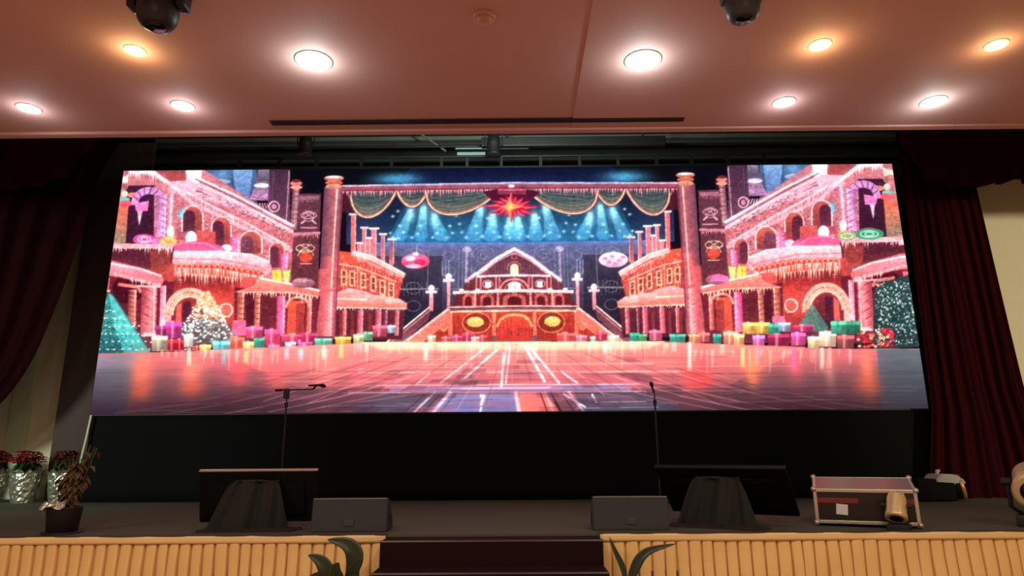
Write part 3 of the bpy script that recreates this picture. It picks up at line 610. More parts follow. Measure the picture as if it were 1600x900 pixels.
# hanging frame on top of the LED wall: two rails and a row of short hanger posts
for z in (.24,.45):
    bm = new(); tube(bm, [(-6.2,.12,4.503+z),(6.3,.12,4.503+z)], .028, 8); obj('hanging_rail', bm, steel_dark, lw)
for x in (-5.03,-4.28,-3.58,-2.73,-2.16,-1.22,-.74,-.1,.64,1.37,2.09,2.81,3.47,4.15,4.84):
    bm = new(); box(bm, x-.028,x+.028, .095,.145, 4.49,4.75); obj('hanger_post', bm, steel_dark, lw)
bm = new(); tube(bm, [(-2.0,.3,5.56),(-1.15,.12,4.86)], .02, 6); o = obj('brace', bm, mat('brace_grey', (110,106,100), .6), lw); o['label'] = 'thin grey diagonal brace'
# fly bar with hanging lanterns
fb = thing('lighting_bar', 'thick black lighting bar crossing high above the right half of the screen', 'bar', (0,11.3,7.1))
bm = new(); box(bm, -.45,2.9, -.06,.06, -.04,.14, .02); obj('bar', bm, steel_dark, fb)
for x in (.02,2.5):
    bm = new(); tube(bm, [(x,0,.1),(x,0,3.25)], .02, 8); obj('hanging_rod', bm, steel_dark, fb)
def lantern(x, z, label):
    t = thing('stage_lantern', label, 'stage light', (x,11.1,z), 0)
    bm = new(); lathe(bm, [(.02,.16),(.1,.15),(.12,.0),(.11,-.18),(.13,-.2),(.1,-.21)], 20); obj('housing', bm, steel_dark, t, True)
    bm = new(); tube(bm, [(-.15,0,0),(-.15,0,.26),(.15,0,.26),(.15,0,0)], .012, 6); obj('yoke', bm, steel_dark, t)
    bm = new(); tube(bm, [(0,0,.26),(0,0,3.4)], .022, 8); obj('hanging_rod', bm, steel_dark, t)
lantern(-.22,7.02,'black stage lantern hanging over the middle of the screen by the teal openings')
lantern(-3.6,7.05,'black stage lantern hanging over the left half of the screen')
# black cloth hanging under the LED wall
def fold(x, a, f, ph): return a*math.sin(f*x+ph)+.4*a*math.sin(2.3*f*x+1.7*ph)
black_cloth = mat('black_masking_cloth', (15,17,16), .95, spec=.1)
bm = new(); grid(bm, lambda u,v: (-7.08+14.16*u, 11.56+fold(u*14, .012*(.4+v), 5, v), 2.31-(2.31-SZ-.005)*v), 240, 6)
tag(obj('masking_cloth', bm, black_cloth, smooth=True, solid=.004), 'long plain black cloth hanging below the LED wall down to the stage', 'cloth')
bm = new(); tube(bm, [(-7.03,11.48,2.32),(-7.06,11.48,1.95),(-7.1,11.48,1.6),(-7.1,11.48,SZ)], .018, 8)
tag(obj('metal_upright', bm, mat('white_metal', (235,235,228), .3, metal=.3)), 'thin shiny white upright at the left edge of the black cloth', 'post')

# ---------------------------------------------------------------- curtains
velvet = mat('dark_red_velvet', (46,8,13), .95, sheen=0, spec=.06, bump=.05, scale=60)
def interp(P, z):
    for (x0,z0),(x1,z1) in zip(P, P[1:]):
        if z0 >= z >= z1: return x0+(x1-x0)*(z0-z)/(z0-z1+1e-9)
    return P[-1][0] if z < P[-1][1] else P[0][0]
def smoothline(P, n=6):
    o = [Vector((*p,0)) for p in P]; r = []
    for i in range(len(o)-1):
        a, b, c, d = o[max(i-1,0)], o[i], o[i+1], o[min(i+2,len(o)-1)]
        for k in range(n):
            t = k/n; q = .5*((2*b)+(c-a)*t+(2*a-5*b+4*c-d)*t*t+(3*b-a-3*c+d)*t**3); r.append((q.x,q.y))
    r.append(P[-1]); return r
inner = smoothline([(-6.9,7.6),(-6.95,7.1),(-7.22,6.5),(-7.39,5.21),(-7.57,4.2),(-7.86,3.2),(-8.3,2.5),(-9.0,2.0),(-9.75,1.85)])
outer = [(-12.6+2.6*(i/(len(inner)-1))**2, 7.6-5.6*i/(len(inner)-1)) for i in range(len(inner))]
L_ = len(inner)-1
def left_curtain(u, v):
    k = v*L_; i = min(int(k), L_-1); t = k-i
    a = Vector(inner[i]).lerp(Vector(inner[i+1]), t); b = Vector(outer[i]).lerp(Vector(outer[i+1]), t)
    p = a.lerp(b, u); amp = .10*(1-.55*v)
    return (p.x, 11.0+amp*math.sin(u*62+2*v)+.4*amp*math.sin(u*131+3)+.05*math.sin(9*v+7*u), p.y)
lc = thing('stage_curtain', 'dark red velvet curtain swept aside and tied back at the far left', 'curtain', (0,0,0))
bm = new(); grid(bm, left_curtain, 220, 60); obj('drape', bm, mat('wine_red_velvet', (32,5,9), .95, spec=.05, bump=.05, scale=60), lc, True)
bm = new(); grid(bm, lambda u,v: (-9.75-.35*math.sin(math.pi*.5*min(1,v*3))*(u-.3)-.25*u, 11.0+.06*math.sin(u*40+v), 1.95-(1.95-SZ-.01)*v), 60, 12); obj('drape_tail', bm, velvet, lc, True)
bm = new(); tube(bm, [(-9.4,10.86,1.9),(-9.7,10.82,1.84),(-10.05,10.86,1.92),(-10.05,11.14,1.95),(-9.7,11.16,1.9),(-9.4,11.12,1.92),(-9.4,10.86,1.9)], .03, 8); obj('tieback', bm, mat('gold_cord', (150,110,60), .6), lc)
ein = [(7.05,7.6),(7.03,6.7),(6.95,2.3),(6.72,SZ+.01)]; eout = [(8.0,7.6),(8.3,6.1),(8.5,2.6),(8.85,SZ+.01)]
def right_curtain(u, v):
    z = 7.6-(7.6-SZ-.01)*v; a = interp(ein, z); b = interp(eout, z)
    amp = .045*(.5+.6*v)
    return (a+(b-a)*u+.03*math.sin(3*v+u*9), 11.2+amp*math.sin(u*55+.8*v)+.5*amp*math.sin(u*97+1.3), z)
bm = new(); grid(bm, right_curtain, 200, 40); tag(obj('stage_curtain', bm, velvet, smooth=True), 'dark red velvet curtain hanging straight in heavy folds right of the big screen', 'curtain')
def valance(pts, y, label, name='curtain_valance'):
    pts = smoothline(pts, 10); n = len(pts)-1
    def f(u, v):
        k = u*n; i = min(int(k), n-1); t = k-i; x = pts[i][0]*(1-t)+pts[i+1][0]*t; zb = pts[i][1]*(1-t)+pts[i+1][1]*t
        return (x, y+.05*(.4+v)*math.sin(x*15)+.02*math.sin(x*37), 7.9-(7.9-zb)*v)
    bm = new(); grid(bm, f, 220, 14); return tag(obj(name, bm, velvet_dark, smooth=True), label, 'valance')
velvet_dark = mat('dark_red_velvet_valance', (52,12,20), .95, spec=.06)
valance([(6.78,7.6),(6.86,7.0),(6.94,6.6),(7.18,6.2),(7.65,6.02),(8.3,6.04),(8.75,6.12),(9.3,6.0),(10.1,6.3),(11.0,6.0),(12.5,6.3)], 10.8, 'scalloped dark red valance above the curtain right of the screen')
valance([(-6.8,7.7),(-6.95,7.25),(-7.1,6.75),(-7.4,6.3),(-7.9,6.1),(-8.8,6.02),(-9.6,6.25),(-10.6,6.0),(-12.5,6.3)], 10.55, 'scalloped dark red valance above the curtain at the far left')

# ---------------------------------------------------------------- pleated skirts along the stage front
gold = mat('gold_satin', (246,203,132), .5, sheen=.3, bump=.04, scale=40, stretch=(1,1,.2))
gold_band = mat('gold_satin_band', (246,210,146), .5, bump=.05, scale=14, stretch=(3,1,1))
def skirt(x0, x1, label, lean):
    t = thing('stage_skirt', label, 'stage skirt', ((x0+x1)/2,6.93,0))
    cx = (x0+x1)/2; bm = new(); r = random.Random(int(x0*10)); rows = 8; cols = []
    x = x0
    while x < x1-.02:
        wd = .105+.03*r.random(); xe = min(x+wd, x1); sh = lean*(x-(x0 if lean > 0 else x1))*0+r.uniform(-.02,.02)
        d = .036+.014*r.random()
        for t_, dy in ((0,.05),(.05,-d*.5),(.3,-d*.95),(.65,-d*1.1),(.84,-d*.9),(.88,.05)):
            cols.append((x+(xe-x)*t_, dy, sh))
        x = xe
    g = []
    for j in range(rows+1):
        v = j/rows; z = .835*(1-v)+.005*v
        g.append([bm.verts.new((c[0]-cx+c[2]*v, c[1]*(.45+.75*v)+.006*math.sin(9*v+c[0]*3), z)) for c in cols])
    for j in range(rows):
        for i in range(len(cols)-1): bm.faces.new((g[j][i],g[j][i+1],g[j+1][i+1],g[j+1][i]))
    obj('pleated_cloth', bm, gold, t)
    bm = new(); grid(bm, lambda u,v: (x0-cx+(x1-x0)*u, -.03-.004*math.sin(u*130)-.003*math.sin(u*47+v), .905-.068*v), 200, 3); obj('top_band', bm, gold_band, t, True, .006)
    bm = new(); box(bm, x0-cx,x1-cx, -.035,.04, .901,.912, .003); obj('edge_tape', bm, mat('dark_edge_tape', (70,50,34), .7), t)
skirt(-12.0, -1.13, 'pleated gold satin skirt along the stage front left of the steps', 1)
skirt(.95, 12.0, 'pleated gold satin skirt along the stage front right of the steps', -1)

# ---------------------------------------------------------------- carpeted steps
maroon = mat('maroon_carpet', (34,12,16), .9, spec=.15, bump=.1, scale=80)
st = thing('stage_steps', 'dark maroon carpeted steps leading up to the middle of the stage', 'steps', (-.09,6.93,0))
for k, (z, y) in enumerate(((.885,-.36),(.665,-.72),(.445,-1.08),(.225,-1.44))):
    bm = new(); box(bm, -1.03-.004*k,1.03+.004*k, y,y+.365, 0,z, .012); obj('step', bm, maroon, st)
    bm = new(); tube(bm, [(-1.03,y+.012,z-.004),(1.03,y+.012,z-.004)], .014, 8); o = obj('nosing', bm, mat('nosing_vinyl', (58,34,38), .35), st); o['label'] = 'slightly shiny step edge'

# ---------------------------------------------------------------- wedge loudspeakers on the stage
def wedge(loc, label, rz):
    t = thing('floor_speaker', label, 'speaker', loc, rz, 'floor speakers by the steps')
    cab = mat('grey_speaker_cabinet', (44,48,46), .6, bump=.15, scale=150)
    bm = new(); prof = [(-.15,0),(.2,0),(.2,.1),(-.02,.325),(-.12,.325)]   # slanted grille faces the performers
    A = [bm.verts.new((-.385,y,z)) for y, z in prof]; B = [bm.verts.new((.385,y,z)) for y, z in prof]
    bm.faces.new(A); bm.faces.new(B[::-1])
    for i in range(5): bm.faces.new((A[i],A[(i+1)%5],B[(i+1)%5],B[i]))
    bmesh.ops.bevel(bm, geom=bm.edges[:], offset=.01, segments=2, affect='EDGES')
    obj('cabinet', bm, cab, t)
    bm = new(); tube(bm, [(-.375,-.125,.324),(.375,-.125,.324)], .006, 6); o = obj('top_edge', bm, mat('edge_highlight', (140,144,138), .4), t); o['label'] = 'pale strip painted as the top edge highlight'  # highlight along the cabinet top, painted as a pale strip
    bm = new(); n = Vector((0,.225,.22)).normalized()
    A = [(-.34,.19,.125),(.34,.19,.125),(.34,-.005,.325),(-.34,-.005,.325)]
    v1 = [bm.verts.new(Vector(p)+n*.004) for p in A]; bm.faces.new(v1); obj('grille', bm, mat('grille_mesh', (30,30,30), .5, metal=.4), t, solid=.006)
    for sx in (-1,1):
        bm = new(); box(bm, sx*.385-.004,sx*.385+.004, -.04,.08, .12,.16, .003); obj('side_handle', bm, steel_dark, t)
    bm = new(); box(bm, -.05,.05, -.155,-.148, .06,.12, .004); obj('socket_plate', bm, mat('socket_plate_grey', (60,64,62), .5), t)
wedge((-1.56,7.32,SZ), 'dark grey wedge floor speaker left of the maroon steps', 0)
wedge((1.31,7.34,SZ), 'dark grey wedge floor speaker right of the maroon steps', math.radians(-2))

# ---------------------------------------------------------------- confidence monitors leaning on low draped stands
def monitor(loc, rz, tilt, width, height, label, clabel, edge_col, edge_em=0):
    t = thing('television', label, 'television', loc, rz)
    c, s = math.cos(tilt), math.sin(tilt); top = Vector((0,0,.0))
    def P_(x, d, n): return (x, d*s+n*c, -d*c+n*s)          # x across, d down the panel, n out of its face (upstage)
    def slab(bm, x0, x1, d0, d1, n0, n1, bev=.008):
        t_ = bmesh.new(); vs_ = [t_.verts.new(P_(x,d,n)) for n in (n0,n1) for d in (d0,d1) for x in (x0,x1)]
        for q in ((0,2,3,1),(4,5,7,6),(0,1,5,4),(2,6,7,3),(0,4,6,2),(1,3,7,5)): t_.faces.new([vs_[i] for i in q])
        bmesh.ops.bevel(t_, geom=t_.edges[:], offset=bev, segments=2, affect='EDGES')
        me_ = bpy.data.meshes.new('t'); t_.to_mesh(me_); t_.free(); bm.from_mesh(me_); bpy.data.meshes.remove(me_)
    plastic = mat('black_tv_plastic', (7,7,8), .7, spec=.15)
    w2 = width/2
    bm = new(); slab(bm, -w2,w2, 0,height, -.02,.02); obj('panel', bm, plastic, t)
    bm = new(); slab(bm, -w2*.8,w2*.8, height*.2,height*.85, -.06,-.015,.015); obj('rear_housing', bm, plastic, t)
    bm = new(); slab(bm, -w2+.02,w2-.02, .02,height-.03, .021,.024,.001); obj('screen_glass', bm, mat('tv_glass', (6,6,8), .1), t)
    bm = new(); slab(bm, -w2,w2, -.008,.008, -.024,.024,.003); o = obj('top_highlight', bm, mat('tv_highlight_%d' % edge_col[0], edge_col, .3, metal=.7), t); o['label'] = 'top edge painted pale for the light it catches'  # light caught on the top edge, put into its colour
    # low steel stand with two feet
    bm = new(); zf = -(loc[2]-SZ)
    bm.free()
    for x in (-.22,.22):
        bm = new(); tube(bm, [(x,-.03,-.1),(x,.0,zf+.02),(x,-.12,zf+.015)], .018, 8); obj('stand_leg', bm, steel_dark, t)
        bm = new(); tube(bm, [(x,height*s*.9,-height*c*.9),(x,.3,zf+.02),(x,.4,zf+.015)], .015, 8); obj('stand_brace', bm, steel_dark, t)
    # cloth over the stand
    d = thing('black_drape', clabel, 'cloth', loc, rz)
    H = loc[2]-SZ-.105
    ph = loc[0]*3
    def f(u, v):
        q = (u-.5)*2; sh = .06*(loc[0] > 0); wl = .29+(.17 if q < 0 else .10)*v**.7
        x = wl*q*(1-.12*q*q*(1-v))+.02*math.sin(7*u+ph)*v+sh*0
        y = -.09-.13*math.sqrt(max(0,1-q*q))*(.35+.8*v)+(.02+.03*v)*math.sin(u*15+ph+1.5*v)*(1-q*q)**.5+.012*math.sin(u*37+ph+3*v)
        top = -.10-.05*abs(q)**3
        return (x, y, top+(-.004-H-.0-top-.098)*v+.006)
    bm = new(); grid(bm, f, 110, 24); obj('cloth_front', bm, mat('black_drape_cloth', (21,21,21), .85, sheen=.05), d, True, .004)
    bm = new(); grid(bm, lambda u,v: (-.24+.48*u, -.10-.06*math.sin(math.pi*u)+.04*v, -.112+.004*math.sin(u*30)), 30, 3); obj('cloth_top', bm, mat('black_drape_cloth', (0,0,0)), d, True, .004)
    # crumpled maroon cloth spread at the feet
    bm = new(); r = random.Random(int(abs(loc[0])*9))
    def g(u, v):
        x = (-.55+1.1*u)*(1-.25*abs(v-.5)); h = max(0, math.sin(math.pi*u)*math.sin(math.pi*v))
        return (x, -.36+.42*v, zf+.004+.03*h*(1+.7*math.sin(u*23+5*v)*math.sin(v*9+u*4)))
    grid(bm, g, 60, 20); fl = obj('floor_cloth', bm, mat('maroon_cloth', (40,14,16), .85), None, True, .004)
    fl.location = loc; fl.rotation_euler = (0,0,rz)
    tag(fl, 'crumpled dark maroon cloth on the stage floor under the %s television stand' % ('left' if loc[0] < 0 else 'right'), 'cloth')
monitor((-2.665,7.58,1.505), math.radians(2), math.radians(14), 1.28, .56, 'flat black television with a pale top edge, left of the two, facing away', 'black cloth draped over the stand of the left television', (190,186,180))
monitor((2.33,7.60,1.505), math.radians(-32), math.radians(46), 1.42, .74, 'flat black television turned and leaning back, right of the two', 'black cloth draped over the stand of the right television', (70,68,64))

# ---------------------------------------------------------------- microphone stands behind the televisions
def mic_stand(loc, boom, label):
    t = thing('microphone_stand', label, 'microphone stand', loc)
    h = 2.50-SZ
    bm = new(); tube(bm, [(0,0,.12),(0,0,h-.16)], .013, 8); tube(bm, [(0,0,h*.5),(0,0,h)], .009, 8); obj('pole', bm, steel_dark, t)
    bm = new(); lathe(bm, [(.02,0),(.024,.01),(.024,.06),(.02,.07)], 12, Matrix.Translation((0,0,h-.2))); obj('clutch', bm, steel_dark, t)
    for k in range(3):
        a = math.tau*k/3+.4; bm = new(); tube(bm, [(0,0,.16),(.3*math.cos(a),.3*math.sin(a),.015)], .009, 6); obj('leg', bm, steel_dark, t)
    if boom:
        bm = new(); tube(bm, [(-.13,0,h+.04),(.36,0,h+.05)], .009, 8); obj('boom', bm, steel_dark, t)
        bm = new(); tube(bm, [(-.17,0,h+.038),(-.07,0,h+.042)], .018, 8); obj('counterweight', bm, steel_dark, t)
        bm = new(); box(bm, -.045,.03, -.03,.03, h-.08,h+.06, .012); obj('boom_joint', bm, steel_dark, t)
        m_ = thing('microphone', 'black microphone clipped on the boom of the left stand', 'microphone', (loc[0]+.43,loc[1],loc[2]+h+.105))
        bm = new(); tube(bm, [(-.14,0,-.002),(-.05,0,0),(.03,0,0)], [.011,.015,.017], 10); obj('handle', bm, steel_dark, m_)
        bm = new(); tube(bm, [(.03,0,0),(.05,0,-.004),(.085,0,-.012),(.11,0,-.018)], [.017,.028,.026,.01], 12); obj('head_grille', bm, mat('mic_grille', (34,34,36), .5, metal=.5), m_, True)
        bm = new(); tube(bm, [(.36,0,h+.05),(.40,0,h+.095)], .014, 8); obj('mic_clip', bm, steel_dark, t)
    else:
        m_ = thing('microphone', 'black microphone upright on the straight right stand', 'microphone', (loc[0]-.01,loc[1],loc[2]+h+.02))
        bm = new(); tube(bm, [(0,0,-.05),(-.015,0,.03)], [.012,.016], 10); obj('handle', bm, steel_dark, m_)
        bm = new(); tube(bm, [(-.015,0,.03),(-.02,0,.05),(-.028,0,.085),(-.032,0,.10)], [.017,.028,.026,.01], 12); obj('head_grille', bm, mat('mic_grille', (34,34,36), .5), m_, True)
mic_stand((-3.07,9.5,SZ), True, 'black microphone stand with a level boom arm, before the left part of the screen')
mic_stand((2.08,9.5,SZ), False, 'straight black microphone stand before the right part of the screen')

# ---------------------------------------------------------------- flight case
fc = thing('flight_case', 'dark maroon flight case with aluminium edges at the right of the stage front', 'case', (3.86,7.56,SZ), math.radians(-24))
W2, D2, HH = .475, .25, .372
alu = mat('aluminium', (206,200,188), .32, metal=.75); pan = mat('case_panel', (13,7,8), .35, coat=.3)
SL = .105                                                       # the lid rises towards the back
bm = new(); box(bm, -W2,W2, -D2,D2, .03,HH)
for v_ in bm.verts:
    if v_.co.z > .1 and v_.co.y > 0: v_.co.z += SL
obj('body', bm, pan, fc)
bm = new(); box(bm, -W2+.02,W2-.02, -D2+.02,D2-.02, HH,HH+.006)
for v_ in bm.verts: v_.co.z += SL*(v_.co.y+D2)/(2*D2)
o = obj('lid_panel', bm, mat('lid_reflection', (120,92,80), .25), fc); o['label'] = 'glossy lid coloured with a brownish reflection'  # brown reflection on the dark lid is put into its colour
for z0, z1 in ((.235,.285),):
    for x0, x1 in ((-W2-.006,-.06),(.30,W2+.006)):
        bm = new(); box(bm, x0,x1, -D2-.006,-D2+.01, z0,z1, .002); o = obj('red_band', bm, mat('red_band', (130,34,40), .4), fc); o['label'] = 'red stripe'
def bar(p, q):
    bm = new(); t_ = Vector(q)-Vector(p); L__ = t_.length; e = .017; box(bm, -e,e, -e,e, 0,L__, .004)
    bmesh.ops.transform(bm, matrix=Matrix.Translation(p)@t_.to_track_quat('Z','Y').to_matrix().to_4x4(), verts=bm.verts[:]); obj('edge_profile', bm, alu, fc)
zt_ = lambda y: HH-.012+SL*(y+D2)/(2*D2)
ya, yb = -D2+.008, D2-.008
for y in (ya, yb):
    bar((-W2,y,.045),(W2,y,.045)); bar((-W2,y,zt_(y)),(W2,y,zt_(y)))
for x in (-W2+.008,W2-.008):
    bar((x,ya,.045),(x,yb,.045)); bar((x,ya,zt_(ya)),(x,yb,zt_(yb)))
    for y in (ya, yb): bar((x,y,.03),(x,y,zt_(y)))
for x in (-W2,W2):
    for y in (-D2,D2):
        for z in (.035,HH+(SL if y > 0 else 0)):
            bm = new(); bmesh.ops.create_icosphere(bm, subdivisions=2, radius=.03, matrix=Matrix.Translation((x,y,z))); obj('ball_corner', bm, alu, fc, True)
bm = new(); box(bm, -.29,-.18, -D2-.004,-D2+.002, .10,.205)
o = obj('paper_label', bm, mat('white_paper', (222,222,220), .8), fc); o.rotation_euler = (0,math.radians(5),0); o['label'] = 'blank white sticker stuck on askew'
for x in (-.25,-.12,.3):
    bm = new(); box(bm, x-.03,x+.03, -D2-.014,-D2+.002, .035,.06, .004); obj('latch', bm, alu, fc)
for x in (-.4,.4):
    for y in (-.14,.14):
        bm = new(); lathe(bm, [(.012,-.015),(.022,-.01),(.022,.01),(.012,.015)], 12, Matrix.Translation((x,y,.022))@Matrix.Rotation(math.pi/2,4,'Y')); obj('castor', bm, steel_dark, fc)

# ---------------------------------------------------------------- small stage spotlights
brass = mat('pale_brass_housing', (226,200,150), .35, metal=.4)
def spot(loc, rz, k, label, pitch=math.radians(20), body=None):
    t = thing('spotlight', label, 'stage light', loc, rz)
    M = Matrix.Translation((0,0,.21*k))@Matrix.Rotation(pitch,4,'X')@Matrix.Rotation(math.pi/2,4,'X')
    bm = new(); lathe(bm, [(.03*k,-.13*k),(.06*k,-.12*k),(.078*k,-.07*k),(.082*k,.05*k),(.09*k,.10*k),(.09*k,.125*k),(.075*k,.125*k)], 24, M); obj('housing', bm, body or brass, t, True)
    bm = new(); lathe(bm, [(.074*k,.118*k),(.05*k,.128*k),(.01*k,.131*k)], 24, M); obj('lens', bm, mat('dark_lens', (16,16,22), .08), t, True)
    bm = new(); tube(bm, [(-.1*k,0,.22*k),(-.1*k,0,.09*k),(-.06*k,0,.06*k),(.06*k,0,.06*k),(.1*k,0,.09*k),(.1*k,0,.22*k)], .011*k, 8); obj('yoke', bm, steel_dark, t)
    for s in (-1,1):
        bm = new(); tube(bm, [(s*.085*k,0,.21*k),(s*.125*k,0,.21*k)], .02*k, 10); obj('tilt_knob', bm, steel_dark, t)
    bm = new(); box(bm, -.09*k,.09*k, -.07*k,.07*k, 0,.055*k, .012*k); obj('base', bm, steel_dark, t)
    return t
spot((3.93,7.05,SZ), math.radians(-40), 1.12, 'small pale brass spotlight standing before the flight case', math.radians(58))
spot((5.50,7.30,SZ), math.radians(-35), 2.1, 'larger pale spotlight cut off at the right frame edge on the stage')
ml = thing('moving_light', 'black and grey stage light with a golden rim on the floor by the right curtain', 'stage light', (6.62,10.78,SZ), 0)
bm = new(); box(bm, -.42,.16, -.17,.17, 0.01,.33, .03); obj('body', bm, mat('black_tv_plastic', (0,0,0)), ml)
bm = new(); A = [(-.14,.30),(-.06,.40),(.15,.40),(.30,.31),(.30,.24),(-.14,.27)]
f1 = [bm.verts.new((x,-.19,z)) for x, z in A]; f2 = [bm.verts.new((x,.19,z)) for x, z in A]
bm.faces.new(f1); bm.faces.new(f2[::-1])
for i in range(6): bm.faces.new((f1[i],f1[(i+1)%6],f2[(i+1)%6],f2[i]))
bmesh.ops.bevel(bm, geom=bm.edges[:], offset=.02, segments=3, affect='EDGES'); obj('grey_hood', bm, mat('grey_hood', (170,176,168), .4), ml)
M = Matrix.Translation((.2,-.02,.19))@Matrix.Rotation(math.radians(78),4,'Y')@Matrix.Rotation(math.radians(20),4,'X')
bm = new(); lathe(bm, [(.1,-.12),(.15,-.1),(.17,.02),(.18,.08)], 28, M); obj('head', bm, mat('black_tv_plastic', (0,0,0)), ml, True)
bm = new(); lathe(bm, [(.18,.07),(.19,.09),(.185,.12),(.155,.125),(.15,.1)], 28, M); o = obj('rim', bm, mat('golden_rim', (220,160,80), .35, metal=.5), ml, True); o['label'] = 'golden lens rim'
bm = new(); lathe(bm, [(.152,.09),(.1,.108),(.02,.112)], 24, M); obj('lens', bm, mat('dark_lens', (0,0,0)), ml, True)
bm = new(); tube(bm, [(.0,0,.40),(.0,0,.44),(.04,0,.45)], [.03,.03,.02], 10); obj('top_knob', bm, mat('grey_hood', (0,0,0)), ml)

# ---------------------------------------------------------------- plants on the stage
foil = mat('silver_foil', (206,212,194), .22, metal=.85, bump=.9, scale=22)
def foil_pot(loc, r0, label, col, seed, h=.52):
    r = random.Random(seed); t = thing('poinsettia', label, 'potted plant', loc)
    n = 40; rings = []
    bm = new()
    for j in range(13):
        v = j/12; rad = r0*(.78+.34*v)+(.02 if j == 12 else 0)
        rings.append([bm.verts.new((rad*(1+.05*r.uniform(-1,1)+.05*v*math.sin(k*math.tau/n*9+seed))*math.cos(k*math.tau/n), rad*(1+.05*r.uniform(-1,1))*math.sin(k*math.tau/n), v*h+(.03*math.sin(k*1.7+seed) if j == 12 else 0))) for k in range(n)])
    for A, B in zip(rings, rings[1:]):
        for k in range(n): bm.faces.new((A[k],A[(k+1)%n],B[(k+1)%n],B[k]))
    bm.faces.new(rings[0][::-1]); obj('foil_wrap', bm, foil, t)
    bm = new(); lathe(bm, [(r0*.6,.02),(r0*.9,h-.05),(.02,h-.04)], 20); obj('soil', bm, mat('potting_soil', (40,30,24), .9), t)
    flowers(t, r0*.92, h, h+.36, r, col, 42)
def leafquad(bm, base, dirv, L, W, droop):
    d = Vector(dirv).normalized(); s = d.cross(Vector((0,0,1))); s = s.normalized() if s.length > .01 else Vector((1,0,0))
    p = Vector(base); pts = []
    for i, (t, ww) in enumerate(((0,.15),(.3,.9),(.6,1),(1,.02))):
        c = p+d*L*t-Vector((0,0,droop*L*t*t)); pts.append((bm.verts.new(c-s*W*ww/2+Vector((0,0,.1*W*ww))), bm.verts.new(c), bm.verts.new(c+s*W*ww/2+Vector((0,0,.1*W*ww)))))
    for a, b in zip(pts, pts[1:]):
        bm.faces.new((a[0],a[1],b[1],b[0])); bm.faces.new((a[1],a[2],b[2],b[1]))
def flowers(t, R0, z0, z1, r, col, n):
    bs = new(); bg = new(); br = new()
    for k in range(n):
        a = r.random()*math.tau; rr = R0*math.sqrt(r.random()); z = z1-(z1-z0)*.45*(rr/R0)**2-.1*r.random()
        top = Vector((rr*math.cos(a), rr*math.sin(a), z)); tube(bs, [(top.x*.25,top.y*.25,z0-.03),(top.x*.7,top.y*.7,(z0+z)/2),tuple(top)], .005, 5)
        for q in range(7):
            b = a+math.tau*q/7+r.uniform(-.2,.2); leafquad(br, top, (math.cos(b),math.sin(b),.25), .10+.05*r.random(), .065, .4)
        for q in range(4):
            b = r.random()*math.tau; zz = z0+(z-z0)*r.uniform(.2,.8); leafquad(bg, (top.x*.6,top.y*.6,zz), (math.cos(b),math.sin(b),.2), .13, .06, .7)
    o = obj('stems', bs, mat('plant_stem', (70,76,40), .7), t); o['kind'] = 'stuff'
    o = obj('green_leaves', bg, mat('dark_leaf', (62,70,42), .6, var=.3, scale=8), t, True); o['kind'] = 'stuff'
    o = obj('red_bracts', br, mat('bracts_%d_%d' % col[:2], col, .6, var=.35, scale=9), t, True); o['kind'] = 'stuff'
foil_pot((-8.72,11.74,SZ), .21, 'red poinsettia in crinkled silver foil, leftmost whole one by the pale wall', (168,62,66), 2)
foil_pot((-8.13,11.70,SZ), .215, 'red poinsettia in crinkled silver foil, middle of the row by the pale wall', (176,58,64), 5)
foil_pot((-7.54,11.76,SZ), .21, 'reddish poinsettia in foil, rightmost of the row beside the white upright', (140,66,56), 8)
foil_pot((-9.36,11.78,SZ), .21, 'pinkish poinsettia in silver foil cut off at the left frame edge', (184,80,84), 11)
t = thing('potted_plant', 'tall dry reddish brown plant in a dark pot at the left of the stage front', 'potted plant', (-4.53,7.26,SZ))
bm = new(); lathe(bm, [(.12,0),(.14,.01),(.165,.25),(.17,.26),(.15,.26),(.145,.22),(.02,.22)], 24); obj('pot', bm, mat('dark_pot', (34,26,28), .5), t, True)
bm = new(); lathe(bm, [(.17,0),(.19,.008),(.17,.02),(.12,.012)], 24); obj('saucer', bm, mat('dark_pot', (0,0,0)), t, True)
bm = new(); r = random.Random(3)
def collar(u, v):
    a = math.tau*(.42+.42*u); rad = .165+.05*v+.012*math.sin(u*31); return (rad*math.cos(a), rad*math.sin(a), .22+.07*(1-v)+.02*math.sin(u*19)+.05*u)
grid(bm, collar, 30, 5); o = obj('foil_collar', bm, foil, t); o['label'] = 'torn silver foil collar'
rr = random.Random(9)
bs = new(); bl = new(); bb = new()
for k in range(44):
    a = rr.random()*math.tau; h = .3+.5*rr.random(); R1 = .02+.11*rr.random(); top = Vector((.12*h/.85+R1*math.cos(a), R1*math.sin(a)*.8, .2+h*.85))
    tube(bs, [(.02*math.cos(a),.02*math.sin(a),.2),(top.x*.6,top.y*.6,.2+h*.45),tuple(top)], .006, 5)
    for q in range(7):
        b = rr.random()*math.tau; f = rr.uniform(.35,1.0); base = Vector((0,0,.2)).lerp(top, f)
        leafquad(bl if rr.random() < .5 else bb, base, (math.cos(b),math.sin(b),.1), .10, .05, .8)
o = obj('stems', bs, mat('plant_stem', (0,0,0)), t); o['kind'] = 'stuff'
o = obj('brown_leaves', bl, mat('dry_leaf', (116,72,50), .7, var=.3, scale=8), t, True); o['kind'] = 'stuff'
o = obj('green_leaves', bb, mat('olive_leaf', (84,78,46), .7, var=.3, scale=8), t, True); o['kind'] = 'stuff'

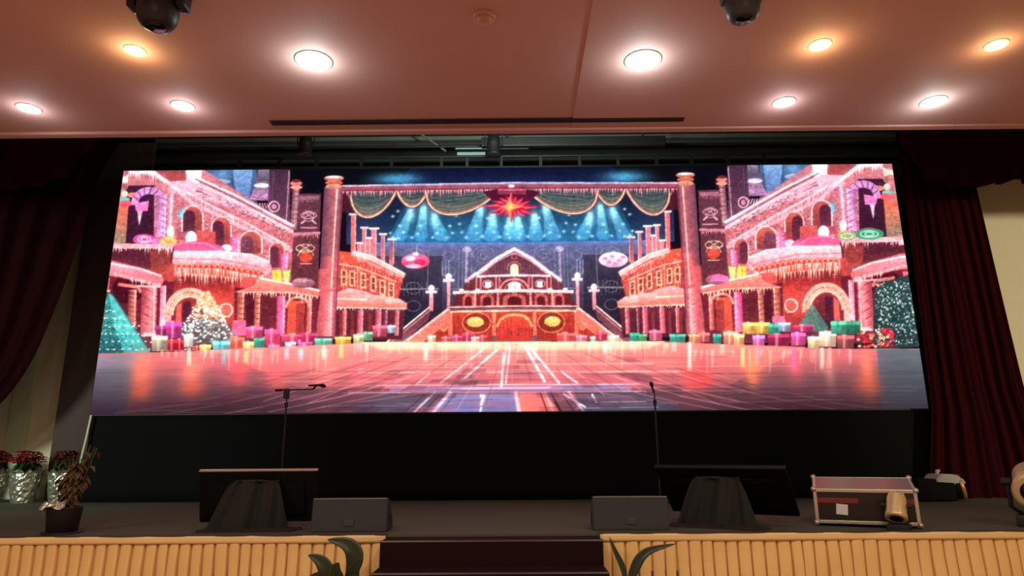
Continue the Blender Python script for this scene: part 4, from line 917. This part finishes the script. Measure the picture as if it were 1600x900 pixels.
# ---------------------------------------------------------------- big-leaved plants on the hall floor beside the steps
leafm = mat('glossy_dark_leaf', (44,54,34), .4, var=.25, scale=6)
def big_leaf(t, spine, W, name='leaf'):
    bm = new(); P3 = [Vector(p) for p in spine]; Q = []
    for i in range(len(P3)-1):
        a, b, c, d = P3[max(i-1,0)], P3[i], P3[i+1], P3[min(i+2,len(P3)-1)]
        for k in range(5):
            s_ = k/5; Q.append(.5*((2*b)+(c-a)*s_+(2*a-5*b+4*c-d)*s_*s_+(3*b-a-3*c+d)*s_**3))
    Q.append(P3[-1]); n = len(Q)-1; rows = []
    for i, q in enumerate(Q):
        u = i/n; d = (Q[min(i+1,n)]-Q[max(i-1,0)]).normalized(); s_ = d.cross(Vector((0,-1,.25))).normalized()
        w_ = W*(max(0,math.sin(math.pi*max(0,(u-.25)/.75)**.8))+.03) if u > .25 else W*.03
        nrm = s_.cross(d)
        rows.append([bm.verts.new(q+s_*w_*k/2+nrm*abs(k)*w_*.18) for k in (-1,-.5,0,.5,1)])
    for A, B in zip(rows, rows[1:]):
        for k in range(4): bm.faces.new((A[k],A[k+1],B[k+1],B[k]))
    return obj(name, bm, leafm, t, True, .004)
def floor_plant(loc, leaves, label):
    t = thing('leafy_plant', label, 'potted plant', loc)
    bm = new(); lathe(bm, [(.13,0),(.14,.01),(.18,.3),(.19,.31),(.165,.31),(.16,.27),(.02,.27)], 24); obj('pot', bm, mat('dark_pot', (0,0,0)), t, True)
    for sp, W in leaves: big_leaf(t, [(0,0,.26)]+[(x-loc[0],y-loc[1],z) for x,y,z in sp], W)
floor_plant((-1.44,6.28,0), [([(-1.34,6.28,.55),(-1.27,6.27,.78),(-1.34,6.26,.90),(-1.52,6.25,.945)],.15),
    ([(-1.5,6.28,.5),(-1.50,6.26,.66),(-1.57,6.25,.77),(-1.68,6.24,.82)],.13), ([(-1.38,6.3,.5),(-1.30,6.28,.62),(-1.26,6.25,.72),(-1.2,6.22,.80)],.12),
    ([(-1.5,6.2,.45),(-1.6,6.1,.55),(-1.72,6.0,.55)],.12), ([(-1.4,6.2,.45),(-1.38,6.1,.58),(-1.36,5.98,.6)],.13), ([(-1.5,6.4,.5),(-1.62,6.45,.6),(-1.75,6.5,.58)],.1), ([(-1.42,6.28,.5),(-1.43,6.25,.68),(-1.40,6.22,.76)],.14)],
    'dark green broad-leaved plant before the gold skirt just left of the steps')
floor_plant((1.22,6.26,0), [([(1.12,6.26,.5),(1.17,6.25,.70),(1.28,6.24,.83),(1.53,6.23,.895)],.085),
    ([(1.10,6.26,.5),(1.07,6.26,.68),(1.01,6.25,.82),(.955,6.24,.955)],.05), ([(1.2,6.2,.42),(1.32,6.1,.5),(1.42,6.0,.48)],.09), ([(1.05,6.2,.42),(1.0,6.1,.5),(.95,6.0,.48)],.09), ([(1.14,6.2,.4),(1.16,6.1,.52),(1.18,6.0,.52)],.09)],
    'dark green plant with slender arching leaves before the gold skirt right of the steps')

# ---------------------------------------------------------------- ceiling: downlights, slot vent, detector, moving heads
def downlight(x, y, r, col, es, power, label, z=CEIL):
    if x > .84: z -= .012
    t = thing('downlight', label, 'ceiling light', (x,y,z))
    bm = new(); lathe(bm, [(r*1.0,-.004),(r*1.35,-.008),(r*1.45,-.003),(r*1.45,.0),(r,.0)], 28); obj('trim_ring', bm, mat('white_trim_ring', (235,230,222), .5), t, True)
    bm = new(); lathe(bm, [(r,-.004),(r*.9,-.014),(r*.5,-.022),(.005,-.025)], 24); obj('diffuser', bm, mat('lit_diffuser_%d_%d' % (int(col[2]*100),int(es)), (255,255,255), .5, emit=col, es=es), t, True)
    l = lamp('bulb_glow', 'POINT', (0,0,-.13), power*7, col, shadow_soft_size=.05); l.parent = t
COOL = (.82,1.0,.97); WH = (.93,.97,1.0); YE = (1.0,.70,.30)
downlight(-1.84,5.96,.13, COOL, 9, 1.5, 'large bright white round downlight left of the ceiling middle')
downlight(1.44,5.99,.13, COOL, 9, 1.5, 'large bright white round downlight right of the ceiling middle')
downlight(-5.32,6.85,.09, WH, 7, .55, 'white downlight near the header at the far left')
downlight(-3.57,6.83,.09, WH, 7, .55, 'white downlight near the header, second from the left')
downlight(3.18,6.86,.09, WH, 7, .5, 'small white downlight near the header, right of the slot vent')
downlight(4.86,6.88,.10, COOL, 9, .9, 'bright white downlight near the header at the far right')
downlight(-3.51,5.75,.07, YE, 6, .8, 'yellow downlight left of the large left white one')
downlight(3.10,5.76,.075, YE, 6, .7, 'yellow downlight beside the right hanging light')
downlight(4.81,5.79,.075, YE, 6, .6, 'yellow downlight at the right frame edge')
v = thing('ceiling_vent', 'long dark linear slot vent in the ceiling edge above the screen', 'vent', (-.285,7.245,CEIL))
bm = new(); box(bm, -2.44,2.44, -.055,.055, -.013,.0, .002); obj('frame', bm, mat('vent_frame', (60,34,34), .6), v)
for y in (-.03,0,.03):
    bm = new(); box(bm, -2.42,2.42, y-.006,y+.006, -.02,-.012); obj('slat', bm, steel_dark, v)
s = thing('smoke_detector', 'round pinkish smoke detector on the middle of the ceiling', 'detector', (-.11,5.28,CEIL))
bm = new(); lathe(bm, [(.1,0),(.105,-.01),(.1,-.03),(.07,-.032)], 28); obj('base', bm, mat('detector_plastic', (206,160,148), .5), s, True)
bm = new(); lathe(bm, [(.07,-.03),(.068,-.055),(.04,-.065),(.01,-.066)], 24); obj('sensor', bm, mat('detector_plastic', (0,0,0)), s, True)
def moving_head(x, y, zb, w, label, col, arms=True):
    t = thing('hanging_light', label, 'stage light', (x,y,zb))
    hm = mat('moving_head_%d' % col[0], col, .45)
    bm = new(); lathe(bm, [(w*.28,0),(w*.40,.012),(w*.49,.06),(w*.53,.13),(w*.53,.24),(w*.45,.27)], 28); obj('head', bm, hm, t, True)
    bm = new(); lathe(bm, [(w*.27,.004),(w*.26,-.003),(.01,-.006)], 24); obj('lens', bm, mat('dark_lens', (0,0,0)), t, True)
    for sx in (-1,1):
        bm = new(); xx = sx*(w*.66 if arms else w*.5)
        box(bm, xx-w*.13,xx+w*.13, -.07,.07, .16,.34, .03); obj('yoke_arm', bm, hm, t)
    bm = new(); box(bm, -w*.7,w*.7, -.12,.12, .32,CEIL-zb-.002, .01); obj('base', bm, hm, t)
moving_head(-2.82,4.9,5.14,.31,'black hanging stage light at the top edge, left one',(32,32,34))
moving_head(2.06,4.9,5.15,.27,'dark grey hanging stage light at the top edge, right one',(62,70,74), False)

# alike things carry one group name
for nm, g in (('downlight','recessed ceiling downlights'),('poinsettia','foil wrapped poinsettias by the pale wall'),('television','televisions facing the performers'),
              ('black_drape','black cloths over the television stands'),('floor_cloth','maroon cloths under the televisions'),('microphone_stand','microphone stands'),('microphone','microphones'),
              ('stage_curtain','dark red stage curtains'),('curtain_valance','dark red valances'),('stage_skirt','gold stage skirts'),('spotlight','brass spotlights on the stage'),
              ('hanging_light','hanging stage lights at the top edge'),('stage_lantern','lanterns over the screen'),('leafy_plant','plants beside the steps')):
    for o in C.objects:
        if o.parent is None and o.name.split('.')[0] == nm: o['group'] = g
